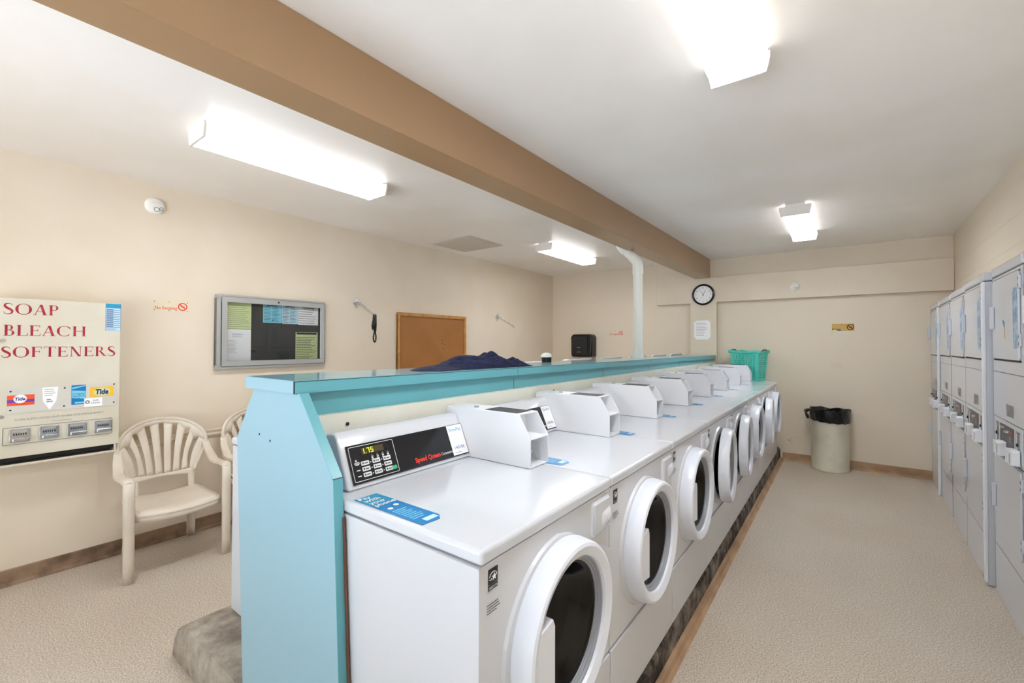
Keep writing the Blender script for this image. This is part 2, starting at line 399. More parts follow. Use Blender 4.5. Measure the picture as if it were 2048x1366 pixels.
# baseboards (cove)
cove = [(0, 0), (0.028, 0), (0.016, 0.008), (0.009, 0.022), (0.007, 0.098), (0, 0.104)]
def cove_x(poly, x, sgn): return [(x+sgn*a, b) for a, b in poly]
struct('baseboard_left', MB().prism(cove_x(cove, XL, 1), 'y', YB, YF), M['stonebase'])
def coveY(y0, x0, x1, sgn, mb):
    n = len(cove)
    return mb.add([(x0, y0+sgn*a, b) for a, b in cove]+[(x1, y0+sgn*a, b) for a, b in cove],
                  [tuple(range(n))[::-1], tuple(range(n, 2*n))]+[(i, (i+1) % n, n+(i+1) % n, n+i) for i in range(n)])
struct('baseboard_far', coveY(YF, -0.655, xr(YF), -1, MB()), M['tan'])
struct('baseboard_plinth', MB().prism([(-0.682, 0.0), (-0.640, 0.0), (-0.648, 0.006), (-0.658, 0.014), (-0.664, 0.036), (-0.682, 0.040)], 'y', 0.77, YF-0.01), M['tan'])
# chair rail left wall, soffit, pilaster, beam
struct('trim_1', MB().prism([(XL, 0.768), (XL+0.012, 0.768), (XL+0.020, 0.785), (XL+0.014, 0.80), (XL+0.022, 0.822), (XL, 0.828)], 'y', 0.9, YF), M['wall'])
struct('trim_2', MB().prism([(-1.829, 0), (-1.462, 0), (-1.462, 2.168), (xr(6.9)-0.002, 2.168), (xr(6.9)-0.002, 2.536), (-1.56, 2.536), (-1.56, ZC), (-2.336, ZC), (-2.336, 2.160), (-1.829, 2.160)], 'y', 6.90, YF), M['wall'], bevel=0.006)
# beam
bm_ = MB()
ya, yb = YB, 6.90
def bx(y, near, far): return near+(far-near)*(y-0.7)/(6.9-0.7)
xa0, xa1 = bx(ya, -1.823, -1.758), bx(yb, -1.823, -1.758); xb0, xb1 = bx(ya, -1.628, -1.548), bx(yb, -1.628, -1.548)
ZB = 2.525
bm_.add([(xa0, ya, ZB), (xb0, ya, ZB), (xb0, ya, ZC), (xa0, ya, ZC), (xa1, yb, ZB), (xb1, yb, ZB), (xb1, yb, ZC), (xa1, yb, ZC)],
        [(0, 1, 2, 3), (7, 6, 5, 4), (0, 4, 5, 1), (1, 5, 6, 2), (2, 6, 7, 3), (3, 7, 4, 0)])
struct('trim_3', bm_, M['beam'], bevel=0.004)

# ------------------------------------------------------------------ plinth
pl = MB()
sec = [(-2.69, 0), (-2.67, 0.08), (-2.645, 0.14), (-2.61, 0.165), (-0.73, 0.165), (-0.70, 0.158), (-0.685, 0.135), (-0.683, 0)]
ny = 50; vs_ = []; fs = []
for j in range(ny+1):
    y = 0.765+(YF-0.002-0.765)*j/ny; k = 0.0
    for i, (a, b) in enumerate(sec):
        jx = 0.004*math.sin(j*1.7+i)*(1 if i in (1, 2, 3) else 0.12)
        vs_.append((a+jx, y+(0.02 if (j == 0 and b > 0.15) else (0.008 if j == 0 and b > 0.1 else 0)), b))
n = len(sec)
for j in range(ny):
    for i in range(n): fs.append((j*n+i, j*n+(i+1) % n, (j+1)*n+(i+1) % n, (j+1)*n+i))
fs += [tuple(range(n)), tuple(range(ny*n, (ny+1)*n))[::-1]]
pl.add(vs_, fs)
tag(pl.build('concrete_plinth', M['pad'], None), 'long stained concrete plinth raised off the floor under both rows of washers', 'plinth')

# ------------------------------------------------------------------ light fixtures
FIX = [(-2.92, 0.91, 2.13, 'four-foot fluorescent ceiling light left of the brown beam, nearest to the notice board'),
       (-0.355, 0.89, 2.11, 'large fluorescent ceiling light right of the beam, cut off by the top of the photo'),
       (-0.33, 4.60, 5.79, 'far fluorescent ceiling light right of the beam, above the aisle'),
       (-2.935, 4.55, 5.75, 'small far fluorescent ceiling light left of the beam beside the vent')]
def make_light(lab):
    t = thing('ceiling_light', lab, 'light', (0, 0, ZC), 'fluorescent ceiling lights')
    L = 1.22
    MB().box(-0.075, 0.004, -0.028, 0.075, L-0.004, 0).build('base_channel', M['fixture'], t)
    prof = [(-0.112, -0.022), (-0.118, -0.040), (-0.104, -0.088), (-0.092, -0.098), (0.092, -0.098), (0.104, -0.088), (0.118, -0.040), (0.112, -0.022)]
    MB().prism(prof, 'y', 0.012, L-0.012).build('lens', M['lensside'], t, smooth=True)
    MB().box(-0.092, 0.02, -0.0995, 0.092, L-0.02, -0.0982).build('lens_bottom', M['lens'], t)
    for y0 in (0.0, L-0.012):
        MB().prism([(-0.121, -0.015), (-0.121, -0.042), (-0.108, -0.101), (0.108, -0.101), (0.121, -0.042), (0.121, -0.015)], 'y', y0, y0+0.012).build('end_cap', M['fixture'], t)
    return t
L0 = make_light(FIX[0][3])
for i, (x, y0, y1, lab) in enumerate(FIX):
    o = L0 if i == 0 else copy_tree(L0); o.location = (x, y0, ZC); o['label'] = lab

# ------------------------------------------------------------------ ceiling vent
t = thing('ceiling_vent', 'square perforated ceiling vent grille near the left wall', 'vent', (-3.755, 4.06, ZC))
MB().box(-0.335, -0.32, -0.008, 0.335, 0.32, 0.0).build('frame', M['ventg'], t, bevel=0.003)
mb = MB()
for i in range(40): mb.box(-0.31+i*0.0155, -0.295, -0.012, -0.31+i*0.0155+0.0105, 0.295, -0.008)
mb.box(-0.31, -0.006, -0.0135, 0.31, 0.006, -0.008)
mb.build('grille', M['ventg'], t)

# ------------------------------------------------------------------ counter / partition between the rows
CT0, CT1 = 1.432, 1.395
def ctz(y): return CT0+(CT1-CT0)*(y-0.75)/(6.88-0.75)
t = thing('partition_counter', 'long teal laminate partition counter with a sloped end panel between the washer rows', 'counter', (0, 0, 0))
joints = [0.745, 2.014, 3.178, 4.19, 5.20, 6.88]
SX0, SX1 = -1.835, -1.468
for a, b in zip(joints[:-1], joints[1:]):
    m_ = MB(); g = 0.0022
    for (z0, z1, mm, nm, ins) in ((-0.044, -0.002, 'teal', 'edge_band', 0.0),):
        m_.add([(SX0, a+g, ctz(a)+z0), (SX1, a+g, ctz(a)+z0), (SX1, b-g, ctz(b)+z0), (SX0, b-g, ctz(b)+z0), (SX0, a+g, ctz(a)+z1), (SX1, a+g, ctz(a)+z1), (SX1, b-g, ctz(b)+z1), (SX0, b-g, ctz(b)+z1)],
               [(0,3,2,1),(4,5,6,7),(0,1,5,4),(1,2,6,5),(2,3,7,6),(3,0,4,7)])
        e = m_.build('countertop', M['teal'], t)
        k = MB(); i_ = 0.001
        k.add([(SX0+i_, a+g, ctz(a)-0.002), (SX1-i_, a+g, ctz(a)-0.002), (SX1-i_, b-g, ctz(b)-0.002), (SX0+i_, b-g, ctz(b)-0.002), (SX0+i_, a+g, ctz(a)), (SX1-i_, a+g, ctz(a)), (SX1-i_, b-g, ctz(b)), (SX0+i_, b-g, ctz(b))],
              [(0,3,2,1),(4,5,6,7),(0,1,5,4),(1,2,6,5),(2,3,7,6),(3,0,4,7)])
        k.build('top_laminate', M['tealtop'], e)
# end band lighter strip on the near end
for y in joints[1:-1]: MB().box(SX0+0.004, y-0.004, ctz(y)-0.040, SX1-0.004, y+0.004, ctz(y)-0.006).build('joint_filler', M['dark'], t)
MB().box(SX0, 0.7435, CT0-0.044, SX1, 0.7452, CT0-0.001).build('end_band', M['endpanel'], t)
MB().box(SX1-0.0015, 0.7432, CT0-0.044, SX1+0.0004, 0.7458, CT0-0.001).build('corner_seam', M['dark'], t)
MB().box(SX0+0.03, 0.7555, CT0-0.0470, SX1-0.002, 0.7575, CT0-0.0445).build('overhang_shade_line', M['seam'], t)  # grey line paints the shade under the slab overhang
for a, b in zip(joints[:-1], joints[1:]):
    q = MB(); q.add([(SX1+0.0003, a+0.003, ctz(a)-0.0045), (SX1+0.0003, b-0.003, ctz(b)-0.0045), (SX1+0.0003, b-0.003, ctz(b)-0.0025), (SX1+0.0003, a+0.003, ctz(a)-0.0025)], [(0, 1, 2, 3)])
    q.build('edge_line', M['steel'], t, solid=0.0006)
# risers both sides
def riser(x0, x1):
    m_ = MB(); a, b = 0.79, 6.88
    m_.add([(x0, a, 1.10), (x1, a, 1.10), (x1, b, 1.10), (x0, b, 1.10), (x0, a, ctz(a)-0.045), (x1, a, ctz(a)-0.045), (x1, b, ctz(b)-0.045), (x0, b, ctz(b)-0.045)],
           [(0,3,2,1),(4,5,6,7),(0,1,5,4),(1,2,6,5),(2,3,7,6),(3,0,4,7)])
    return m_.build('riser', M['teal'], t)
riser(-1.51, -1.496); riser(-1.81, -1.798)
bb = MB().box(-1.495, 0.80, 1.02, -1.462, 6.83, 1.303).build('backboard', M['board'], t)
for y in (1.0, 2.45, 3.9): MB().cyl((-1.4625, y-0.06, 1.262), 'x', 0.007, 0.004, 10).build('screw', M['steel'], bb)
for y in (2.014, 3.178, 4.19, 5.20): MB().box(-1.4965, y-0.002, 1.303, -1.495, y+0.002, 1.36).build('riser_joint', M['seam'], t)
# support wall inside
MB().box(-1.76, 0.80, 0.165, -1.54, 6.86, 1.36).build('core', M['board'], t)
# end panel
EP = [(-1.790, 1.388), (-1.455, 1.388), (-1.250, 1.142), (-1.190, 0.166), (-1.862, 0.166), (-1.940, 1.183)]
ep = MB().prism(EP, 'y', 0.757, 0.782).build('end_panel', M['endpanel'], t)
mb = MB()   # edge strip on the aisle side
e = EP[1:4]
for (p, q) in zip(e[:-1], e[1:]):
    dx, dz = q[0]-p[0], q[1]-p[1]; l = math.hypot(dx, dz); nx, nz = -dz/l*0.003, dx/l*0.003
    if nx < 0: nx, nz = -nx, -nz
    mb.prism([p, q, (q[0]+nx, q[1]+nz), (p[0]+nx, p[1]+nz)], 'y', 0.7555, 0.7875)
mb.build('edge_strip', M['teal'], ep)
MB().box(-1.2515, 0.7552, 1.1405, -1.2465, 0.7878, 1.1435).build('strip_seam', M['seam'], ep)
MB().prism([(-1.24, 1.02), (-1.2325, 1.02), (-1.176, 0.168), (-1.20, 0.168)], 'y', 0.7825, 0.7875).build('gap_shade_strip', M['gapshade'], t)  # brown strip paints the warm shadow in the gap beside the first washer
for (x, z) in ((-1.745, 1.219), (-1.66, 1.205)): MB().cyl((x, 0.7575, z), 'y', 0.004, -0.002, 8).build('screw', M['steel'], ep)

# ------------------------------------------------------------------ front-loading washers
W = 0.727
def slopef(o2=(0, 0)):   # control slope frame: origin lower-left of console front
    return frame((-0.598, 0.045+o2[0], 0.905), (0, 1, 0), (-0.075, 0, 0.172))
def make_washer():
    t = thing('front_load_washer', '', 'washer', group='front load washers along the aisle')
    g = 0.003
    b = MB(); D = -0.745
    b.add([(D, g, 0.0), (D, W-g, 0.0), (D, W-g, 0.862), (D, g, 0.862), (0, g, 0.0), (0, W-g, 0.0), (0, W-g, 0.862), (0, g, 0.862)],
          [(0, 1, 2, 3), (0, 4, 5, 1), (3, 2, 6, 7), (0, 3, 7, 4), (1, 5, 6, 2)])
    CY, CZ = 0.360, 0.562
    hole_plate(b, g, W-g, 0.275, 0.862, CY, CZ, 0.205)
    b.build('cabinet', M['white2'], t, bevel=0.004)
    MB().box(-0.02, g+0.001, 0.004, 0.006, W-g-0.001, 0.268).build('toe_panel', M['white2'], t, bevel=0.004)
    MB().box(-0.745, g*0.4, 0.866, 0.010, W-g*0.4, 0.905).build('lid', M['white'], t, bevel=0.012, seg=3)
    # drum
    dr = MB().lathe([(0.205, 0.0), (0.212, -0.03), (0.185, -0.06), (0.192, -0.09)], (0, CY, CZ), 'x', 40).build('door_gasket', M['gasket'], t, smooth=True)
    MB().lathe([(0.192, -0.088), (0.25, -0.10), (0.25, -0.46), (0.0001, -0.47)], (0, CY, CZ), 'x', 32).build('drum', M['drum'], t, smooth=True)
    # raised surround
    MB().prism([(CY-0.02, CZ+0.238), (CY+0.05, CZ+0.236), (CY+0.16, CZ+0.20), (W-0.004, CZ+0.165), (W-0.004, 0.30), (CY+0.05, 0.295)], 'x', 0.0, 0.010) if False else None
    sr = MB()
    pts = [(CY+0.272*math.cos(a), CZ+0.262*math.sin(a)) for a in [math.radians(90+180*i/24) for i in range(25)]]
    outer = [(W-0.006, CZ+0.092), (CY+0.18, CZ+0.175), (CY+0.08, CZ+0.240)]+pts+[(CY+0.09, CZ-0.245), (CY+0.2, CZ-0.2), (W-0.006, CZ-0.12)]
    vs_ = []; fs = []; nn = len(outer)
    for (a, c) in outer:
        ang = math.atan2(c-CZ, a-CY); vs_ += [(0.0, a, c), (0.010, CY+(a-CY)*0.985, CZ+(c-CZ)*0.985), (0.010, CY+0.21*math.cos(ang), CZ+0.21*math.sin(ang))]
    for i in range(nn):
        j = (i+1) % nn
        for k in (0, 1): fs.append((3*i+k, 3*j+k, 3*j+k+1, 3*i+k+1))
    sr.add(vs_, fs); sr.build('door_surround', M['white2'], t, smooth=True)
    # dispenser drawer
    dd = MB().prism(rrect(0.590, 0.738, 0.712, 0.842, 0.008), 'x', 0.0, 0.013).build('dispenser_drawer', M['white'], t, bevel=0.003)
    fr_ = MB().prism(rrect(0.583, 0.731, 0.718, 0.849, 0.010), 'x', 0.0, 0.004).build('drawer_frame', M['box'], t)
    pu = MB()
    def pull(u, v):
        k = (math.sin(math.pi*u)*math.sin(math.pi*v))**0.6 if 0 < u < 1 and 0 < v < 1 else 0.0
        return (0.0125+0.016*k, 0.640+0.070*v, 0.748+0.052*u+0.012*v)
    pu.grid(pull, 10, 10); pu.build('drawer_pull', M['white'], dd, smooth=True)
    # energy label
    fe = frame((0.0006, 0.036, 0.808), (0, 1, 0), (0, 0, 1))
    el = MB(fe); plate(el, 0, 0.0, 0.036, 0.037); plate(el, 0, -0.014, 0.036, -0.002); el = el.build('energy_label', M['inkblack'], t)
    st = MB(fe)
    star = [(0.022+0.010*(1 if i % 2 == 0 else 0.42)*math.cos(math.radians(90+36*i)), 0.015+0.010*(1 if i % 2 == 0 else 0.42)*math.sin(math.radians(90+36*i))) for i in range(10)]
    st.prism(star, 'z', 0.001, 0.0016)
    arc = [(0.018+0.015*math.cos(math.radians(a)), 0.013+0.015*math.sin(math.radians(a)), 0.0013) for a in range(20, 175, 12)]
    st.tube(arc, 0.0009, 5); st.tube([(0.003, 0.012, 0.0013), (0.009, 0.010, 0.0013), (0.014, 0.014, 0.0013)], 0.0009, 5)
    st.build('emblem', M['inkwhite'], el)
    text('lettering', 'ENERGY STAR', M['inkwhite'], el, fe @ Matrix.Translation((0.002, -0.011, 0.001)), 0.006, 0.032)
    # console
    cp = [(-0.745, 0.906), (-0.745, 1.068), (-0.735, 1.082), (-0.700, 1.088), (-0.683, 1.085), (-0.673, 1.077), (-0.600, 0.906)]
    MB().prism(cp, 'y', 0.045, 0.640).build('console', M['white'], t, bevel=0.009, seg=3)
    f0 = slopef()
    pa = MB(f0); plate(pa, 0.022, 0.018, 0.588, 0.150, 0.0015, 0.002)
    cpn = pa.build('control_panel', M['panelblack'], t)
    # white outline of keypad
    ol = MB(f0); X0, Y0, X1, Y1 = 0.030, 0.026, 0.212, 0.143
    ol.tube([(a, b_, 0.004) for a, b_ in rrect(X0, Y0, X1, Y1, 0.004, 3)], 0.0010, 4, closed=True)
    ol.build('keypad_outline', M['inkwhite'], cpn)
    dp = MB(f0); plate(dp, 0.078, 0.112, 0.168, 0.134, 0.0035, 0.0006)
    dp.build('display', M['ledoff'], cpn)
    # seven segment digits 1.75
    sg = MB(f0); SEG = {'1': 'bc', '7': 'abc', '5': 'acdfg'}
    def digit(ch, x, y, h, ww):
        q = 0.0022; z0, z1 = 0.0042, 0.0047
        S = {'a': (x, y+h-q, x+ww, y+h), 'd': (x, y, x+ww, y+q), 'g': (x, y+h/2-q/2, x+ww, y+h/2+q/2), 'f': (x, y+h/2, x+q, y+h), 'e': (x, y, x+q, y+h/2), 'b': (x+ww-q, y+h/2, x+ww, y+h), 'c': (x+ww-q, y, x+ww, y+h/2)}
        for c in SEG[ch]:
            r_ = S[c]; sg.box(r_[0], r_[1], z0, r_[2], r_[3], z1)
    digit('1', 0.078, 0.114, 0.018, 0.010); sg.box(0.0925, 0.114, 0.0042, 0.095, 0.1165, 0.0047); digit('7', 0.099, 0.114, 0.018, 0.010); digit('5', 0.114, 0.114, 0.018, 0.010)
    sg.build('digits', M['led'], cpn)
    ky = MB(f0)
    for r_ in range(3):
        for c in range(3):
            x = 0.066+c*0.045; y = 0.036+r_*0.0195
            k = MB(f0); k.prism(rrect(x, y, x+0.031, y+0.014, 0.002, 2), 'z', 0.0035, 0.0052); k.build('key', M['keywhite'], cpn)
            ky.box(x+0.004, y+0.004, 0.0053, x+0.009, y+0.010, 0.0056); ky.box(x+0.012, y+0.005, 0.0053, x+0.026, y+0.008, 0.0056)
    ky.build('key_legend', M['inkblack'], cpn)
    k = MB(f0); k.prism(rrect(0.181, 0.036, 0.205, 0.049, 0.002, 2), 'z', 0.0035, 0.0052); k.build('start_key', M['keygreen'], cpn)
    lg = MB(f0)
    for c in range(3):
        for r_ in range(3): lg.box(0.044+c*0.045 if c == 0 else 0.057+c*0.045, 0.041+r_*0.0195, 0.0036, (0.058 if c == 0 else 0.061+c*0.045), 0.044+r_*0.0195, 0.0040)
    for i in range(4):
        x = 0.110+i*0.022; lg.box(x, 0.100, 0.0036, x+0.010, 0.101, 0.004); lg.box(x+0.0015, 0.093, 0.0036, x+0.0085, 0.0975, 0.004); lg.box(x, 0.0885, 0.0036, x+0.010, 0.0905, 0.004); lg.box(x+0.004, 0.104, 0.0036, x+0.006, 0.106, 0.004)
    lg.box(0.046, 0.093, 0.0036, 0.052, 0.098, 0.004); lg.box(0.042, 0.088, 0.0036, 0.060, 0.090, 0.004); lg.box(0.040, 0.0845, 0.0036, 0.062, 0.0862, 0.004)
    lg.build('printed_marks', M['inkwhite'], cpn)
    text('lettering', 'Speed Queen', M['inkred'], cpn, f0 @ Matrix.Translation((0.292, 0.036, 0.0037)), 0.018, 0.130, bold=0.035)
    text('lettering', 'Commercial Washer', M['inkwhite'], cpn, f0 @ Matrix.Translation((0.428, 0.037, 0.0037)), 0.012, 0.128)
    # payment label
    py = MB(f0); plate(py, 0.492, 0.022, 0.580, 0.148, 0.0042, 0.0006); py = py.build('payment_label', M['paper'], t)
    text('lettering', 'ShinePay', M['sticker_teal'], py, f0 @ Matrix.Translation((0.500, 0.122, 0.0050)), 0.015, 0.070)
    text('lettering', '140186', M['inkblue'], py, f0 @ Matrix.Translation((0.508, 0.046, 0.0050)), 0.014, 0.056)
    lines('small_print', M['inkgrey'], py, f0 @ Matrix.Translation((0.503, 0.028, 0.0044)), 0.06, 0.008, 1, 0.3)
    # pay sticker on lid
    fp = frame((-0.215, 0.018, 0.9056), (0, 1, 0), (-1, 0, 0))
    s_ = MB(fp); s_.prism([(0.0, 0.0), (0.062, -0.004), (0.082, 0.02), (0.082, 0.31), (0.0, 0.312)], 'z', 0.0, 0.0006); s_ = s_.build('payment_sticker', M['sticker_blue'], t)
    hd = MB(fp); hd.box(0.0, 0.225, 0.0007, 0.082, 0.312, 0.0009); hd.build('header_band', M['sticker_teal'], s_)
    for i, wd in enumerate(('Pay', 'with', 'your', 'phone')):
        text('lettering', wd, M['inkwhite'], s_, fp @ Matrix.Translation((0.006, 0.287-i*0.027, 0.001)), 0.021, 0.0165*len(wd)-0.010, bold=0.02)
    for (cx, cy_) in ((0.024, 0.165), (0.056, 0.180)):
        hx = MB(fp); hx.prism([(cx+0.009*math.cos(math.radians(60*i)), cy_+0.009*math.sin(math.radians(60*i))) for i in range(6)], 'z', 0.0008, 0.0011); hx.build('pictogram', M['inkwhite'], s_)
    hx = MB(fp); hx.box(0.028, 0.012, 0.0008, 0.072, 0.034, 0.0011)
    hx.build('phone_picture', M['paper_pale'], s_)
    lines('small_print', M['paper_blue'], s_, fp @ Matrix.Translation((0.012, 0.045, 0.0003)), 0.06, 0.10, 8, 0.4)
    # coin box
    y0, y1 = 0.628, 0.757
    prof = [(-0.742, 0.907), (-0.742, 1.112), (-0.336, 1.112), (-0.282, 1.022), (-0.282, 0.907)]
    cbx = MB()
    cbx.prism(prof, 'y', y0, y0+0.003); cbx.prism(prof, 'y', y1-0.003, y1)
    cbx.box(-0.742, y0+0.003, 1.109, -0.336, y1-0.003, 1.112)
    cbx.box(-0.742, y0+0.003, 0.907, -0.739, y1-0.003, 1.109)
    cbx.box(-0.395, y0+0.003, 0.907, -0.392, y1-0.003, 1.109)
    cbx.box(-0.392, y0+0.003, 1.016, -0.284, y1-0.003, 1.020)
    cbx.box(-0.392, y0+0.003, 0.907, -0.284, y1-0.003, 0.910)
    cb = cbx.build('coin_box', M['box'], t)
    la = MB(); la.box(-0.53, y0+0.02, 1.1122, -0.36, y1-0.012, 1.1132); la.build('warning_label', M['inkblack'], cb)
    fl_ = frame((-0.53, y0+0.025, 1.1133), (0, 1, 0), (-1, 0, 0))
    lines('small_print', M['inkgrey'], cb, frame((-0.365, y0+0.028, 1.1129), (0, 1, 0), (-1, 0, 0)), 0.075, 0.15, 9, 0.35)
    MB().cyl((-0.392, y0+0.030, 0.955), 'x', 0.019, 0.085, 20).build('lock', M['chrome'], cb, smooth=True)
    MB().cyl((-0.3068, y0+0.030, 0.955), 'x', 0.009, 0.001, 14).build('keyhole', M['dark'], cb)
    MB().cyl((-0.392, y0+0.03, 1.075), 'x', 0.010, 0.006, 14).build('bolt', M['chrome'], cb, smooth=True)
    MB().box(-0.36, y0+0.02, 0.911, -0.31, y0+0.045, 0.915).build('coin_slot', M['steel'], cb)
    MB().cyl((-0.60, y0+0.045, 1.112), 'z', 0.011, 0.006, 14).build('top_lock', M['chrome'], cb, smooth=True)
    # model label below energy label
    ml = MB(frame((0.0006, 0.030, 0.735), (0, 1, 0), (0, 0, 1))); ml.box(0, 0, 0, 0.062, 0.030, 0.0004); ml = ml.build('model_label', M['white2'], t)
    text('lettering', 'EFFICIENT', M['inkblack'], ml, frame((0.0012, 0.033, 0.757), (0, 1, 0), (0, 0, 1)), 0.006, 0.026, bold=0.02) if False else None
    lines('small_print', M['inkblack'], ml, frame((0.0008, 0.032, 0.737), (0, 1, 0), (0, 0, 1)), 0.055, 0.026, 4, 0.42)
    # door (pivot empty-free: door mesh has its own origin on the hinge)
    R0 = 0.243; HY, HX = CY+0.215, 0.015
    d = MB()
    d.lathe([(0.215, -0.006), (R0+0.003, -0.006), (R0+0.005, 0.004), (R0+0.001, 0.046), (R0-0.004, 0.056), (R0-0.013, 0.060), (0.207, 0.052), (0.202, 0.049), (0.199, 0.040), (0.197, 0.004), (0.215, -0.006)], (-HX+0.014, CY-HY, CZ), 'x', 56)
    door = d.build('door', M['ringw'], t, smooth=True); door.location = (HX, HY, 0)
    gr = MB().lathe([(0.199, 0.040), (0.193, 0.038), (0.192, 0.032), (0.187, 0.031), (0.186, 0.025), (0.181, 0.024), (0.179, 0.017)], (-HX+0.014, CY-HY, CZ), 'x', 48).build('glass_rim', M['gasket'], door, smooth=True)
    MB().lathe([(0.180, 0.020), (0.170, 0.010), (0.150, -0.040), (0.110, -0.066), (0.0001, -0.076)], (-HX+0.014, CY-HY, CZ), 'x', 40).build('door_glass', M['doorglass'], door, smooth=True, solid=0.005)
    hn = MB(); c0 = (CY-HY, CZ)
    poly = []
    zz0, zz1 = CZ-0.095, CZ+0.082
    for i in range(9):
        z = zz0+(zz1-zz0)*i/8; poly.append((c0[0]-math.sqrt(0.213**2-(z-CZ)**2), z))
    poly += [(c0[0]-0.128, zz1+0.012), (c0[0]-0.118, zz1-0.01), (c0[0]-0.118, zz0-0.010)]
    hn.prism(poly, 'x', -HX+0.030, -HX+0.066)
    hn.build('door_handle', M['ringw'], door, bevel=0.004)
    return t

washer = make_washer()
WY = [0.79+W*i for i in range(8)]
WLAB = ['nearest front-load washer by the end panel, lit 1.75 display fully visible',
        'second front-load washer from the near end, round door shut',
        'third front-load washer from the near end, last shut door before an open one',
        'fourth front-load washer, nearest one with its round door ajar',
        'fifth front-load washer, middle one of the three with doors ajar',
        'sixth front-load washer, shut door between two machines with open doors',
        'seventh front-load washer, farthest one with its door ajar',
        'last front-load washer at the far wall, in front of the turquoise basket']
OPEN = {3: 4.2, 4: 3.6, 6: 3.6}
for i, y in enumerate(WY):
    o = washer if i == 0 else copy_tree(washer)
    o.location = (-0.690, y, 0.1655); o['label'] = WLAB[i]
    if i in OPEN:
        for ch in o.children:
            if ch.name.startswith('door') and ch.name.split('.')[0] == 'door': ch.rotation_euler = (0, 0, math.radians(OPEN[i]))
# filler shelf behind last washer
tag(MB().box(-1.42, 6.612, 0.166, -0.78, YF-0.005, 1.064).build('filler_cabinet', M['board'], None), 'white filler box between the last washer and the far wall under the basket', 'filler')

# ------------------------------------------------------------------ top-loading washers on the left side of the partition
def make_top_loader():
    t = thing('top_load_washer', '', 'washer', group='top load washers behind the partition')
    Wt = 0.70
    MB().box(-0.69, 0, 0.012, 0, Wt, 0.86).build('cabinet', M['white'], t, bevel=0.008)
    MB().box(-0.70, -0.002, 0.864, 0.0, Wt+0.002, 0.90).build('top', M['white'], t, bevel=0.01)
    MB().prism([(0, 0.902), (-0.10, 0.902), (-0.07, 1.05), (-0.02, 1.07), (0, 1.07)], 'y', 0.02, Wt-0.02).build('console', M['white'], t, bevel=0.006)
    lid = MB(frame((-0.16, 0.07, 0.905), (0, 1, 0), (0.32, 0, 0.95)))
    lid.prism(rrect(0, 0, 0.56, 0.368, 0.05, 5), 'z', -0.012, 0.012)
    lid.build('lid', M['white'], t, bevel=0.005)
    MB().box(-0.60, 0.08, 0.900, -0.18, Wt-0.08, 0.902).build('tub_opening', M['dark'], t)
    for yy in (0.06, Wt-0.06):
        for xx in (-0.63, -0.06): MB().cyl((xx, yy, 0), 'z', 0.022, 0.014, 12).build('foot', M['black'], t)
    return t
tl = make_top_loader()
TLAB = ['nearest top-load washer behind the partition, only its white side showing', 'second top-load washer behind the partition, lid edge showing over the counter',
        'third top-load washer behind the partition, lid up beyond the navy cloth', 'top-load washer with raised lid below the black towel dispenser', 'top-load washer with raised lid left of the white pipe',
        'top-load washer with raised lid at the foot of the white pipe', 'top-load washer with raised lid just right of the white pipe', 'farthest top-load washer by the far wall, behind the partition']
for i in range(8):
    o = tl if i == 0 else copy_tree(tl)
    o.location = (-1.865, 0.975+0.737*i, 0.1655); o['label'] = TLAB[i]

